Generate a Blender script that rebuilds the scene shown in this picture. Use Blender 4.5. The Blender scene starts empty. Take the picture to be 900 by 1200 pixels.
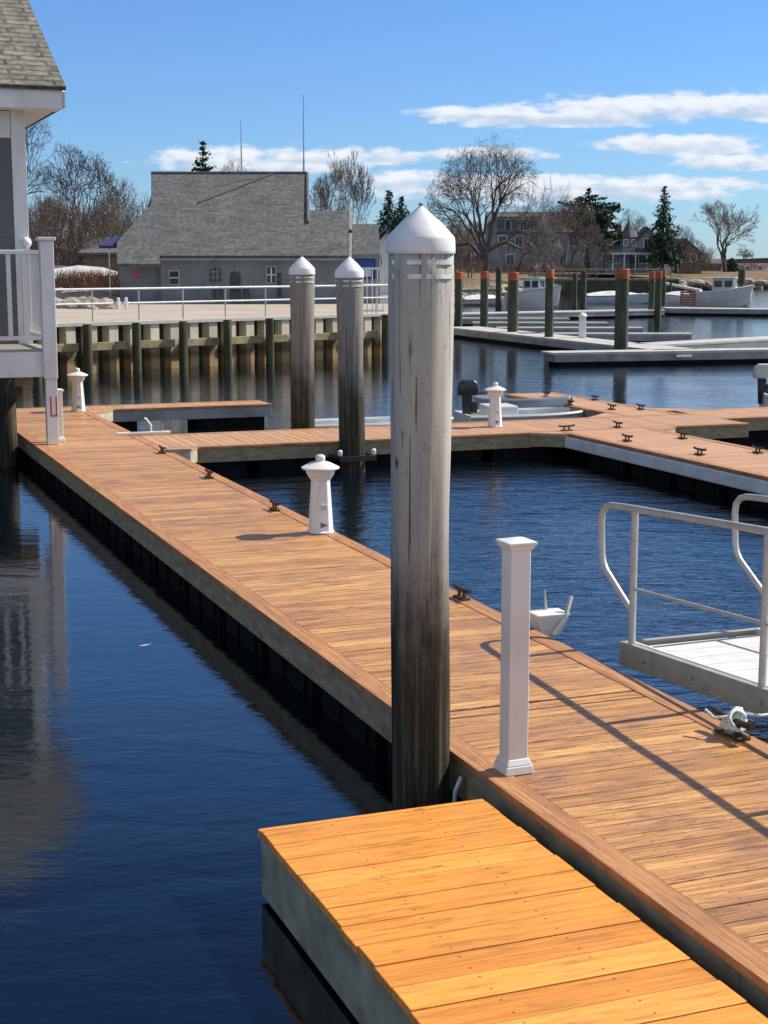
import bpy, bmesh, math, random
from mathutils import Vector, Matrix, noise
R = math.radians
random.seed(7)
scn = bpy.context.scene
col = scn.collection

# ------------------------------------------------------------------ camera
EYE = 3.02
F0 = 1800.0
PITCH = math.atan(292 / 1800)
cam_d = bpy.data.cameras.new('camera')
cam = bpy.data.objects.new('camera', cam_d)
col.objects.link(cam)
cam.location = (0, 0, EYE)
cam.rotation_euler = (math.pi / 2 - PITCH, 0, 0)
cam_d.sensor_fit = 'VERTICAL'
cam_d.sensor_height = 24
cam_d.lens = 36
cam_d.clip_start = 0.1
cam_d.clip_end = 9000
scn.camera = cam
scn.render.resolution_x = 768
scn.render.resolution_y = 1024

# ------------------------------------------------------------------ light
SUN_AZ, SUN_EL = 67.0, 43.5            # clockwise from the viewing direction, height above the horizon
sd = Vector((math.sin(R(SUN_AZ)) * math.cos(R(SUN_EL)), math.cos(R(SUN_AZ)) * math.cos(R(SUN_EL)), math.sin(R(SUN_EL))))
sun_d = bpy.data.lights.new('sun', 'SUN')
sun_d.energy = 5.0
sun_d.angle = R(0.5)
sun_d.color = (1.0, 0.93, 0.83)
sun = bpy.data.objects.new('sun', sun_d)
col.objects.link(sun)
sun.rotation_euler = sd.to_track_quat('Z', 'Y').to_euler()
sun.location = (40, 20, 40)

CP, SP = math.cos(PITCH), math.sin(PITCH)
def dirpx(x, y):
    u, v = x - 450, y - 600
    f = F0 * CP - v * SP
    return u / f, -(v * CP + F0 * SP) / f         # X/Y and Z/Y of a viewing direction
def at(x, y, Y):
    a, b = dirpx(x, y)
    return Vector((a * Y, Y, EYE + b * Y))
def gnd(x, y, z=0.0):
    a, b = dirpx(x, y)
    Y = (z - EYE) / b
    return Vector((a * Y, Y, z))

world = bpy.data.worlds.new('World')
scn.world = world
world.use_nodes = True
wn = world.node_tree
wn.nodes.clear()
def wnode(t, **k):
    n = wn.nodes.new(t)
    for a, b in k.items(): setattr(n, a, b)
    return n
def wmath(op, a, b=None, c=None, clamp=False):
    n = wnode('ShaderNodeMath', operation=op, use_clamp=clamp)
    for i, v in enumerate((a, b, c)):
        if v is None: continue
        if isinstance(v, (int, float)): n.inputs[i].default_value = v
        else: wn.links.new(v, n.inputs[i])
    return n.outputs[0]
sky = wnode('ShaderNodeTexSky', sky_type='NISHITA')
sky.sun_disc = False
sky.sun_elevation = R(SUN_EL)
sky.sun_rotation = R(SUN_AZ)
sky.altitude = 0
sky.air_density = 1.0
sky.dust_density = 0.2
sky.ozone_density = 2.2
SKY_STRENGTH = 0.115
wtc = wnode('ShaderNodeTexCoord')
wsep = wnode('ShaderNodeSeparateXYZ')
wn.links.new(wtc.outputs['Generated'], wsep.inputs[0])
ysafe = wmath('MAXIMUM', wsep.outputs[1], 0.05)
cu = wmath('DIVIDE', wsep.outputs[0], ysafe)
cw = wmath('DIVIDE', wsep.outputs[2], ysafe)
wcomb = wnode('ShaderNodeCombineXYZ')
wn.links.new(wmath('MULTIPLY', cu, 16.0), wcomb.inputs[0])
wn.links.new(wmath('MULTIPLY', cw, 62.0), wcomb.inputs[1])
wno = wnode('ShaderNodeTexNoise')
wno.inputs['Scale'].default_value = 1.0
wno.inputs['Detail'].default_value = 7.0
wno.inputs['Roughness'].default_value = 0.62
wn.links.new(wcomb.outputs[0], wno.inputs['Vector'])
wcomb2 = wnode('ShaderNodeCombineXYZ')
wn.links.new(wmath('MULTIPLY', cu, 60.0), wcomb2.inputs[0])
wn.links.new(wmath('MULTIPLY', cw, 150.0), wcomb2.inputs[1])
wno2 = wnode('ShaderNodeTexNoise')
wno2.inputs['Scale'].default_value = 1.0
wno2.inputs['Detail'].default_value = 5.0
wn.links.new(wcomb2.outputs[0], wno2.inputs['Vector'])
# cloud banks: centre and half size measured as slopes of the viewing direction
banks = [(300, 190, 135, 22), (420, 184, 120, 12), (560, 181, 90, 9), (620, 139, 130, 13), (720, 132, 170, 20), (860, 126, 160, 20), (1010, 128, 160, 22),
         (560, 133, 90, 9), (800, 171, 100, 15), (855, 192, 75, 11), (980, 186, 110, 15), (470, 212, 80, 14), (560, 215, 90, 12), (690, 215, 110, 13), (760, 217, 110, 13),
         (660, 226, 260, 16), (330, 200, 110, 10), (1240, 205, 160, 24)]
acc, low = None, None
for (px, py, rx, ry) in banks:
    a, b = dirpx(px, py)
    du = wmath('MULTIPLY', wmath('SUBTRACT', cu, a), 1823.0 / rx)
    dw = wmath('MULTIPLY', wmath('SUBTRACT', cw, b), 1823.0 / ry)
    dn = wmath('MULTIPLY', wmath('MINIMUM', dw, 0.0), 1.35)         # flatter base
    dd = wmath('ADD', wmath('MAXIMUM', dw, 0.0), dn)
    e = wmath('SUBTRACT', 1.0, wmath('ADD', wmath('MULTIPLY', du, du), wmath('MULTIPLY', dd, dd)))
    e = wmath('MAXIMUM', e, -1.2)
    lit = wmath('MULTIPLY', wmath('MAXIMUM', e, 0.0), wmath('ADD', dw, 0.0))
    acc = e if acc is None else wmath('MAXIMUM', acc, e)
    low = lit if low is None else wmath('ADD', low, lit)
nz = wmath('MULTIPLY', wmath('SUBTRACT', wno.outputs[0], 0.5), 3.8)
nz2 = wmath('MULTIPLY', wmath('SUBTRACT', wno2.outputs[0], 0.5), 2.2)
dens = wmath('ADD', wmath('ADD', acc, nz), nz2)
mr = wnode('ShaderNodeMapRange', interpolation_type='SMOOTHSTEP')
wn.links.new(dens, mr.inputs[0])
mr.inputs[1].default_value = -0.25
mr.inputs[2].default_value = 0.80
front = wmath('GREATER_THAN', wsep.outputs[1], 0.06)
alpha = wmath('MULTIPLY', wmath('MULTIPLY', mr.outputs[0], front), 0.93)
bno = wnode('ShaderNodeTexNoise')  # unseen clouds behind the camera, added to lift and whiten the shadows
bno.inputs['Scale'].default_value = 2.6
bno.inputs['Detail'].default_value = 6.0
wn.links.new(wtc.outputs['Generated'], bno.inputs['Vector'])
bmr = wnode('ShaderNodeMapRange', interpolation_type='SMOOTHSTEP')
wn.links.new(bno.outputs[0], bmr.inputs[0])
bmr.inputs[1].default_value = 0.44
bmr.inputs[2].default_value = 0.56
rear = wmath('LESS_THAN', wsep.outputs[1], 0.0)
alpha = wmath('ADD', alpha, wmath('MULTIPLY', wmath('MULTIPLY', bmr.outputs[0], rear), 0.9))
lmr = wnode('ShaderNodeMapRange', interpolation_type='SMOOTHSTEP')
wn.links.new(wmath('ADD', low, wmath('MULTIPLY', wmath('SUBTRACT', wno2.outputs[0], 0.5), 1.6)), lmr.inputs[0])
lmr.inputs[1].default_value = -0.5
lmr.inputs[2].default_value = 0.45
ccol = wnode('ShaderNodeMix', data_type='RGBA')
wn.links.new(lmr.outputs[0], ccol.inputs['Factor'])
ccol.inputs[6].default_value = (0.42, 0.50, 0.62, 1)
ccol.inputs[7].default_value = (0.70, 0.72, 0.76, 1)
skm = wnode('ShaderNodeVectorMath', operation='SCALE')
wn.links.new(sky.outputs[0], skm.inputs[0])
skm.inputs['Scale'].default_value = SKY_STRENGTH
stn = wnode('ShaderNodeMix', data_type='RGBA', blend_type='MULTIPLY')
stn.inputs['Factor'].default_value = 1.0
efl = wnode('ShaderNodeMapRange', interpolation_type='SMOOTHSTEP')
wn.links.new(wsep.outputs[2], efl.inputs[0])
efl.inputs[1].default_value = 0.24
efl.inputs[2].default_value = 0.48
efl.inputs[3].default_value = 1.0
efl.inputs[4].default_value = 0.50
etm = wnode('ShaderNodeVectorMath', operation='SCALE')
etm.inputs[0].default_value = (0.385, 0.585, 0.90)
wn.links.new(efl.outputs[0], etm.inputs['Scale'])
wn.links.new(etm.outputs[0], stn.inputs[7])
wn.links.new(skm.outputs[0], stn.inputs[6])
mixc = wnode('ShaderNodeMix', data_type='RGBA')
wn.links.new(alpha, mixc.inputs['Factor'])
wn.links.new(stn.outputs[2], mixc.inputs[6])
wn.links.new(ccol.outputs[2], mixc.inputs[7])
bg = wnode('ShaderNodeBackground')
bg.inputs['Strength'].default_value = 1.0
wn.links.new(mixc.outputs[2], bg.inputs['Color'])
wout = wnode('ShaderNodeOutputWorld')
wn.links.new(bg.outputs[0], wout.inputs[0])

vs = scn.view_settings
vs.view_transform = 'Standard'
vs.look = 'None'
vs.exposure = 0.4
vs.gamma = 1.0
vs.use_curve_mapping = False

# ------------------------------------------------------------------ material helpers
class NT:
    def __init__(s, name):
        s.m = bpy.data.materials.new(name)
        s.m.use_nodes = True
        s.t = s.m.node_tree
        s.b = s.t.nodes['Principled BSDF']
        s.tc = s.t.nodes.new('ShaderNodeTexCoord')
    def n(s, t, **k):
        o = s.t.nodes.new(t)
        for a, b in k.items(): setattr(o, a, b)
        return o
    def l(s, a, b): s.t.links.new(a, b)
    def coord(s, scale=(1, 1, 1), src='Object', loc=(0, 0, 0)):
        mp = s.n('ShaderNodeMapping')
        s.l(s.tc.outputs[src], mp.inputs[0])
        mp.inputs['Scale'].default_value = scale
        mp.inputs['Location'].default_value = loc
        return mp.outputs[0]
    def noise(s, scale, vec=None, detail=4, rough=0.55, dist=0.0):
        o = s.n('ShaderNodeTexNoise')
        if vec is not None: s.l(vec, o.inputs['Vector'])
        else: s.l(s.tc.outputs['Object'], o.inputs['Vector'])
        o.inputs['Scale'].default_value = scale
        o.inputs['Detail'].default_value = detail
        o.inputs['Roughness'].default_value = rough
        o.inputs['Distortion'].default_value = dist
        return o.outputs[0]
    def math(s, op, a, b=None, clamp=False):
        o = s.n('ShaderNodeMath', operation=op, use_clamp=clamp)
        for i, v in enumerate((a, b)):
            if v is None: continue
            if isinstance(v, (int, float)): o.inputs[i].default_value = v
            else: s.l(v, o.inputs[i])
        return o.outputs[0]
    def ramp(s, fac, stops):
        o = s.n('ShaderNodeValToRGB')
        s.l(fac, o.inputs[0])
        el = o.color_ramp.elements
        while len(el) < len(stops): el.new(0.5)
        for e, (p, c) in zip(el, stops):
            e.position = p
            e.color = (c[0], c[1], c[2], 1) if not isinstance(c, (int, float)) else (c, c, c, 1)
        return o.outputs[0]
    def mix(s, fac, a, b, mode='MIX'):
        o = s.n('ShaderNodeMix', data_type='RGBA', blend_type=mode)
        for v, i in ((fac, 0), (a, 6), (b, 7)):
            if isinstance(v, (int, float)): o.inputs[i].default_value = v
            elif isinstance(v, tuple): o.inputs[i].default_value = (*v[:3], 1)
            else: s.l(v, o.inputs[i])
        return o.outputs[2]
    def color(s, c):
        if isinstance(c, tuple): s.b.inputs['Base Color'].default_value = (*c[:3], 1)
        else: s.l(c, s.b.inputs['Base Color'])
        return s
    def rough(s, r):
        if isinstance(r, (int, float)): s.b.inputs['Roughness'].default_value = r
        else: s.l(r, s.b.inputs['Roughness'])
        return s
    def bump(s, h, strength=0.3, dist=0.01):
        o = s.n('ShaderNodeBump')
        s.l(h, o.inputs['Height'])
        o.inputs['Strength'].default_value = strength
        o.inputs['Distance'].default_value = dist
        s.l(o.outputs[0], s.b.inputs['Normal'])
        return s
    def sepz(s, i=2):
        o = s.n('ShaderNodeSeparateXYZ')
        s.l(s.tc.outputs['Object'], o.inputs[0])
        return o.outputs[i]

def mottled(name, c1, c2, scale=8, rough=0.6, bump=0.0, detail=5, metallic=0.0, stretch=(1, 1, 1)):
    t = NT(name)
    v = t.coord(stretch)
    n = t.noise(scale, v, detail)
    t.color(t.ramp(n, [(0.3, c1), (0.7, c2)])).rough(rough)
    t.b.inputs['Metallic'].default_value = metallic
    if bump: t.bump(t.noise(scale * 5, v, 5), bump, 0.01)
    return t.m

def planks(name, pitch, dark, mid, light, wet, axis=1, rough=0.55, patch=0.5, var=0.10):
    """boards whose grain runs along local x, laid side by side along local y"""
    t = NT(name)
    o = t.n('ShaderNodeSeparateXYZ')
    t.l(t.tc.outputs['Object'], o.inputs[0])
    idx = t.math('FLOOR', t.math('DIVIDE', o.outputs[axis], pitch))
    wnn = t.n('ShaderNodeTexWhiteNoise', noise_dimensions='1D')
    t.l(idx, wnn.inputs['W'])
    cb = t.n('ShaderNodeCombineXYZ')
    t.l(t.math('ADD', t.math('MULTIPLY', o.outputs[1 - axis], 1.6), t.math('MULTIPLY', wnn.outputs[0], 37.0)), cb.inputs[0])
    t.l(t.math('MULTIPLY', o.outputs[axis], 52.0), cb.inputs[1])
    t.l(o.outputs[2], cb.inputs[2])
    g = t.noise(1.0, cb.outputs[0], 7, 0.68, 0.6)
    cb2 = t.n('ShaderNodeCombineXYZ')
    t.l(t.math('ADD', t.math('MULTIPLY', o.outputs[1 - axis], 3.0), t.math('MULTIPLY', wnn.outputs[0], 91.0)), cb2.inputs[0])
    t.l(t.math('MULTIPLY', o.outputs[axis], 150.0), cb2.inputs[1])
    g2 = t.noise(1.0, cb2.outputs[0], 4, 0.6)
    v = t.math('ADD', t.math('MULTIPLY', g, 0.6), t.math('MULTIPLY', g2, 0.4))
    v = t.math('ADD', v, t.math('MULTIPLY', t.math('SUBTRACT', wnn.outputs[0], 0.5), var))
    c = t.ramp(v, [(0.34, dark), (0.5, mid), (0.66, light)])
    big = t.noise(1.6, t.coord((1.0, 2.6, 1.0) if axis == 1 else (2.6, 1.0, 1.0)), 8, 0.72, 0.5)
    pm = t.ramp(big, [(0.48, 0.0), (0.68, patch)])
    c = t.mix(pm, c, wet)
    cbs = t.n('ShaderNodeCombineXYZ')
    t.l(t.math('ADD', t.math('MULTIPLY', o.outputs[1 - axis], 2.6), t.math('MULTIPLY', wnn.outputs[0], 7.0)), cbs.inputs[0])
    t.l(t.math('MULTIPLY', o.outputs[axis], 22.0), cbs.inputs[1])
    stn_ = t.noise(1.0, cbs.outputs[0], 9, 0.78, 0.4)
    c = t.mix(t.ramp(stn_, [(0.51, 0.0), (0.62, min(1.0, patch * 1.2))]), c, tuple(x * 0.62 for x in wet))
    kn = t.n('ShaderNodeTexVoronoi')
    cb3 = t.n('ShaderNodeCombineXYZ')
    t.l(t.math('ADD', t.math('MULTIPLY', o.outputs[1 - axis], 2.2), t.math('MULTIPLY', wnn.outputs[0], 13.0)), cb3.inputs[0])
    t.l(t.math('MULTIPLY', o.outputs[axis], 7.0), cb3.inputs[1])
    t.l(cb3.outputs[0], kn.inputs['Vector'])
    kn.inputs['Scale'].default_value = 1.0
    km = t.ramp(kn.outputs['Distance'], [(0.03, 0.75), (0.10, 0.0)])
    c = t.mix(km, c, tuple(x * 0.45 for x in dark))
    dx = t.math('SUBTRACT', t.math('FRACT', t.math('DIVIDE', t.math('SUBTRACT', o.outputs[1 - axis], 0.11), 0.47)), 0.5)
    dx = t.math('MULTIPLY', dx, 0.47)
    dy = t.math('SUBTRACT', t.math('FRACT', t.math('DIVIDE', o.outputs[axis], pitch)), 0.5)
    dy = t.math('SUBTRACT', t.math('MULTIPLY', t.math('ABSOLUTE', dy), pitch), pitch * 0.27)
    dd_ = t.math('SQRT', t.math('ADD', t.math('MULTIPLY', dx, dx), t.math('MULTIPLY', dy, dy)))
    c = t.mix(t.ramp(dd_, [(0.0035, 0.85), (0.0065, 0.0)]), c, (0.03, 0.02, 0.015))
    t.color(c)
    t.rough(t.ramp(g, [(0.3, rough - 0.12), (0.7, rough + 0.1)]))
    t.bump(v, 0.35, 0.004)
    return t.m

MT = {}
MT['deck'] = planks('stained deck boards', 0.14, (0.17, 0.070, 0.026), (0.54, 0.265, 0.082), (0.80, 0.47, 0.165), (0.27, 0.125, 0.07), patch=0.75, rough=0.42)
MT['deck_far'] = planks('stained deck boards far', 0.14, (0.34, 0.18, 0.09), (0.50, 0.28, 0.145), (0.62, 0.37, 0.20), (0.42, 0.25, 0.16), patch=0.4)
MT['trim'] = planks('stained edge board', 9.0, (0.20, 0.088, 0.034), (0.42, 0.19, 0.07), (0.60, 0.32, 0.12), (0.27, 0.125, 0.07), axis=0, patch=0.5)
MT['new_deck'] = planks('new yellow boards', 0.19, (0.56, 0.205, 0.030), (0.80, 0.315, 0.046), (0.90, 0.39, 0.072), (0.50, 0.20, 0.045), rough=0.5, patch=0.55, var=0.24)
MT['fascia'] = mottled('weathered green treated timber', (0.16, 0.13, 0.08), (0.32, 0.27, 0.17), 5, 0.8, 0.3, stretch=(1, 1, 3))
MT['fascia_pale'] = mottled('pale concrete stained timber', (0.13, 0.13, 0.09), (0.34, 0.33, 0.25), 4, 0.8, 0.3)
MT['fascia_cream'] = mottled('sunlit cream timber', (0.42, 0.36, 0.25), (0.6, 0.53, 0.4), 6, 0.8, 0.2)  # sunlit copy of the fascia timber, the light put into its colour
MT['float'] = mottled('black float tub', (0.004, 0.0045, 0.005), (0.012, 0.013, 0.013), 12, 0.9, 0.2)
MT['float'].node_tree.nodes['Principled BSDF'].inputs['Specular IOR Level'].default_value = 0.08
MT['bumper'] = mottled('grey white rub rail', (0.42, 0.45, 0.50), (0.62, 0.65, 0.7), 3, 0.5)
MT['white'] = mottled('white vinyl', (0.64, 0.63, 0.60), (0.80, 0.80, 0.79), 4, 0.4, detail=8, stretch=(1, 1, .5))
MT['white_cap'] = mottled('white plastic cap', (0.66, 0.66, 0.66), (0.80, 0.81, 0.83), 6, 0.38, detail=8)
MT['alu'] = mottled('dull aluminium', (0.42, 0.41, 0.39), (0.56, 0.55, 0.52), 9, 0.45, metallic=0.35)
MT['alu_frame'] = mottled('grey gangway frame', (0.30, 0.285, 0.235), (0.42, 0.395, 0.33), 6, 0.55, metallic=0.1)
MT['alu_deck'] = mottled('pale gangway tread', (0.58, 0.58, 0.55), (0.72, 0.72, 0.69), 7, 0.5)
MT['rust'] = mottled('rusty dark iron', (0.035, 0.02, 0.012), (0.10, 0.055, 0.03), 30, 0.55, metallic=0.4)
MT['galv'] = mottled('galvanised steel', (0.25, 0.25, 0.25), (0.4, 0.4, 0.4), 30, 0.4, metallic=0.7)
MT['black'] = mottled('black plastic', (0.012, 0.012, 0.014), (0.03, 0.03, 0.034), 10, 0.35)
MT['rope'] = mottled('white rope', (0.45, 0.5, 0.45), (0.75, 0.78, 0.74), 60, 0.8)
MT['red'] = mottled('red paint', (0.55, 0.04, 0.05), (0.65, 0.06, 0.08), 10, 0.6)
MT['grey_mark'] = mottled('grey print', (0.10, 0.10, 0.12), (0.16, 0.16, 0.18), 10, 0.6)
MT['reflect'] = mottled('silver reflective tape', (0.45, 0.45, 0.42), (0.85, 0.85, 0.8), 14, 0.3, metallic=0.3)
MT['orange'] = mottled('orange paint', (0.26, 0.045, 0.012), (0.40, 0.085, 0.025), 8, 0.7)
MT['green_pile'] = mottled('dark green treated pile', (0.02, 0.026, 0.017), (0.075, 0.085, 0.052), 3, 0.8, 0.3, stretch=(3, 3, 0.4))
MT['grey_dock'] = mottled('weathered grey deck', (0.36, 0.36, 0.34), (0.50, 0.50, 0.47), 2, 0.8)
MT['grey_side'] = mottled('grey pontoon side', (0.16, 0.17, 0.18), (0.30, 0.32, 0.33), 2, 0.7)
MT['sheet'] = None
MT['timber_wet'] = mottled('wet wale timber', (0.14, 0.115, 0.055), (0.34, 0.29, 0.17), 3, 0.8, 0.2)
MT['pile_dark'] = mottled('dark fender pile', (0.02, 0.024, 0.012), (0.10, 0.095, 0.05), 2.5, 0.8, 0.3, stretch=(3, 3, 0.5))
MT['concrete'] = mottled('pale quay concrete', (0.34, 0.29, 0.23), (0.45, 0.39, 0.31), 0.5, 0.9, 0.1)
MT['cap'] = mottled('pale cap beam', (0.42, 0.40, 0.36), (0.56, 0.54, 0.49), 3, 0.8)
MT['glass'] = mottled('dark window glass', (0.02, 0.03, 0.04), (0.06, 0.08, 0.10), 2, 0.08)
MT['glass_blue'] = mottled('blue window panel', (0.01, 0.025, 0.16), (0.02, 0.06, 0.30), 2.5, 0.2)
MT['siding_grey'] = mottled('grey board siding', (0.14, 0.16, 0.175), (0.20, 0.22, 0.24), 2, 0.8, stretch=(1, 1, 0.5))
MT['bark'] = mottled('grey bark', (0.055, 0.046, 0.038), (0.12, 0.10, 0.085), 2, 0.95)
MT['twig'] = mottled('bare twigs', (0.06, 0.05, 0.045), (0.12, 0.10, 0.085), 0.7, 0.95)
MT['twig_red'] = mottled('brown bare twigs', (0.12, 0.085, 0.068), (0.20, 0.15, 0.12), 0.7, 0.95)
MT['twig_pale'] = mottled('pale bare twigs', (0.17, 0.15, 0.125), (0.28, 0.25, 0.21), 0.7, 0.95)
MT['needle'] = mottled('conifer needles', (0.012, 0.028, 0.014), (0.04, 0.075, 0.035), 0.8, 0.9)
MT['blue_cloth'] = mottled('navy canvas', (0.015, 0.02, 0.09), (0.03, 0.045, 0.16), 3, 0.8)
MT['boat_white'] = mottled('white gelcoat', (0.56, 0.58, 0.58), (0.70, 0.71, 0.71), 2, 0.3)
MT['boat_grey'] = mottled('grey hull paint', (0.45, 0.46, 0.45), (0.56, 0.57, 0.56), 2, 0.4)
MT['boat_teal'] = mottled('pale teal trim', (0.25, 0.42, 0.42), (0.36, 0.52, 0.52), 2, 0.4)
MT['boat_blue'] = mottled('pale blue hull', (0.36, 0.46, 0.56), (0.48, 0.57, 0.66), 2, 0.4)
MT['wrap'] = mottled('white boat wrap', (0.55, 0.56, 0.55), (0.78, 0.78, 0.76), 1.5, 0.6, 0.2)
MT['brick'] = mottled('red brick', (0.20, 0.06, 0.04), (0.30, 0.10, 0.07), 6, 0.9)
MT['brown_wall'] = mottled('brown shingle wall', (0.11, 0.08, 0.06), (0.18, 0.14, 0.10), 3, 0.9)
MT['far_siding'] = mottled('blue grey clapboard', (0.17, 0.19, 0.21), (0.25, 0.27, 0.30), 1.5, 0.85)
MT['far_roof'] = mottled('dark slate roof', (0.08, 0.075, 0.075), (0.14, 0.13, 0.13), 1.5, 0.9)
MT['seat'] = mottled('red garment', (0.35, 0.02, 0.03), (0.5, 0.04, 0.05), 6, 0.9)
MT['jean'] = mottled('dark trousers', (0.02, 0.025, 0.05), (0.05, 0.06, 0.09), 6, 0.9)
MT['pavement'] = mottled('grey asphalt', (0.10, 0.10, 0.10), (0.16, 0.16, 0.155), 1.5, 0.9)
MT['brush'] = mottled('red brown dry brush', (0.14, 0.07, 0.045), (0.30, 0.17, 0.11), 3, 0.95)
MT['rock'] = mottled('pale shore rock', (0.18, 0.155, 0.12), (0.44, 0.39, 0.31), 1.2, 0.95, 0.4)
MT['buff'] = mottled('buff painted wall', (0.42, 0.36, 0.26), (0.52, 0.46, 0.34), 2, 0.8)

def shingles(name, c1, c2, cw, ch, rough=0.9, vaxis=(0, 1), bump=0.5, gap=(0.04, 0.04, 0.035), gw=0.06):
    t = NT(name)
    o = t.n('ShaderNodeSeparateXYZ')
    t.l(t.tc.outputs['UV'], o.inputs[0])
    br = t.n('ShaderNodeTexBrick')
    br.offset = 0.37
    t.l(t.tc.outputs['UV'], br.inputs['Vector'])
    br.inputs['Scale'].default_value = 1.0
    br.inputs['Brick Width'].default_value = cw
    br.inputs['Row Height'].default_value = ch
    br.inputs['Mortar Size'].default_value = ch * gw
    br.inputs['Mortar Smooth'].default_value = 0.6
    br.inputs['Color1'].default_value = (*c1, 1)
    br.inputs['Color2'].default_value = (*c2, 1)
    br.inputs['Mortar'].default_value = (*gap, 1)
    n = t.noise(1.2, t.tc.outputs['UV'], 6, 0.65)
    c = t.mix(t.ramp(n, [(0.35, 0.0), (0.7, 0.55)]), br.outputs[0], tuple(x * 1.5 for x in c2))
    n2 = t.noise(5.0, t.tc.outputs['UV'], 7, 0.8)
    c = t.mix(0.75, c, t.ramp(n2, [(0.36, (0.12, 0.12, 0.12)), (0.64, (0.88, 0.88, 0.88))]), 'OVERLAY')
    t.color(c).rough(rough)
    row = t.math('FRACT', t.math('DIVIDE', o.outputs[1], ch))
    h = t.math('ADD', t.math('MULTIPLY', t.math('SUBTRACT', 1.0, row), 1.0), t.math('MULTIPLY', br.outputs[1], -0.6))
    t.bump(h, bump, ch * 0.12)
    return t.m
MT['roof_near'] = shingles('asphalt shingles near', (0.105, 0.10, 0.082), (0.17, 0.16, 0.13), 0.6, 0.2, gap=(0.03, 0.028, 0.024), gw=0.2)
MT['roof_far'] = shingles('asphalt shingles shop', (0.055, 0.060, 0.063), (0.095, 0.102, 0.104), 0.55, 0.2, gap=(0.10, 0.10, 0.095))
def clap(name, c, ch):
    t = NT(name)
    n = t.noise(3.0, None, 4)
    t.color(t.ramp(n, [(0.3, tuple(x * 0.85 for x in c)), (0.7, c)])).rough(0.7)
    f = t.math('FRACT', t.math('DIVIDE', t.sepz(), ch))
    t.bump(t.math('SUBTRACT', 1.0, f), 0.9, 0.03)
    return t.m
MT['clap_near'] = clap('dark grey clapboard', (0.13, 0.135, 0.135), 0.17)

def pile_mat(name, lo, hi, waterz, top):
    t = NT(name)
    v = t.coord((14, 14, 0.7))
    g = t.noise(2.0, v, 8, 0.7, 0.3)
    g2 = t.noise(1.0, t.coord((30, 30, 1.2)), 6, 0.7)
    gg = t.math('ADD', t.math('MULTIPLY', g, 0.6), t.math('MULTIPLY', g2, 0.4))
    dry = t.ramp(gg, [(0.30, lo), (0.48, hi), (0.70, tuple(min(1, x * 1.15) for x in hi))])
    wet = t.ramp(gg, [(0.35, (0.010, 0.009, 0.006)), (0.5, (0.035, 0.030, 0.019)), (0.64, (0.12, 0.105, 0.065)), (0.8, (0.24, 0.22, 0.15))])
    z = t.sepz()
    blot = t.noise(2.2, t.coord((1.6, 1.6, 0.7)), 6, 0.65)
    edge = t.math('ADD', t.math('SUBTRACT', waterz, z), t.math('MULTIPLY', t.math('SUBTRACT', blot, 0.5), 1.3))
    k = t.n('ShaderNodeMapRange', interpolation_type='SMOOTHSTEP')
    t.l(edge, k.inputs[0]); k.inputs[1].default_value = -0.35; k.inputs[2].default_value = 0.35
    k2 = t.n('ShaderNodeMapRange'); t.l(z, k2.inputs[0]); k2.inputs[1].default_value = 1.0; k2.inputs[2].default_value = 2.3; k2.inputs[3].default_value = 0.6; k2.inputs[4].default_value = 1.0
    hb = t.n('ShaderNodeVectorMath', operation='SCALE'); t.l(dry, hb.inputs[0]); t.l(k2.outputs[0], hb.inputs['Scale'])
    c = t.mix(k.outputs[0], hb.outputs[0], wet)
    ck = t.ramp(t.noise(1.0, t.coord((46, 46, 1.1)), 3, 0.5, 0.8), [(0.33, 0.75), (0.37, 0.0)])
    sp = t.ramp(t.noise(1.0, t.coord((30, 30, 14)), 6, 0.75), [(0.34, 0.4), (0.42, 0.0)])
    c = t.mix(sp, c, (0.06, 0.054, 0.045))
    c = t.mix(ck, c, (0.03, 0.027, 0.022))
    vk = t.n('ShaderNodeTexVoronoi')
    t.l(t.coord((5, 5, 2.6)), vk.inputs['Vector']); vk.inputs['Scale'].default_value = 1.0
    c = t.mix(t.ramp(vk.outputs['Distance'], [(0.05, 0.85), (0.11, 0.0)]), c, (0.035, 0.03, 0.022))
    t.color(c)
    t.rough(t.mix(k.outputs[0], (0.95, 0.95, 0.95), (0.75, 0.75, 0.75)))
    t.b.inputs['Specular IOR Level'].default_value = 0.2
    t.bump(t.math('SUBTRACT', gg, t.math('MULTIPLY', ck, 0.8)), 0.7, 0.005)
    return t.m
MT['pile_main'] = pile_mat('weathered grey pile', (0.29, 0.275, 0.245), (0.41, 0.39, 0.35), 1.28, 3)
MT['pile_mid'] = pile_mat('weathered grey pile far', (0.13, 0.12, 0.105), (0.26, 0.24, 0.215), 1.25, 3)

def sheet_mat():
    t = NT('sheet piling with painted wale shade')
    z = t.sepz()
    n = t.noise(1.0, t.coord((2, 2, 0.6)), 5)
    c = t.ramp(n, [(0.3, (0.46, 0.42, 0.32)), (0.7, (0.66, 0.61, 0.48))])
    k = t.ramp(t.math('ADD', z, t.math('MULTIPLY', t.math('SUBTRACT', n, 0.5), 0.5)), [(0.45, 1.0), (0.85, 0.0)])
    c = t.mix(k, c, (0.15, 0.10, 0.055))  # shadow of the wale, put into the colour below it
    c = t.mix(t.ramp(z, [(0.22, 1.0), (0.36, 0.0)]), c, (0.36, 0.24, 0.11))  # painted sunlit strip just above the waterline
    t.color(c).rough(0.85)
    return t.m
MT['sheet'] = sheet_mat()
MT['recess'] = mottled('dark brown recess', (0.025, 0.018, 0.012), (0.07, 0.05, 0.032), 3, 0.9)  # darker brown for the set-back flats of the sheeting

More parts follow.
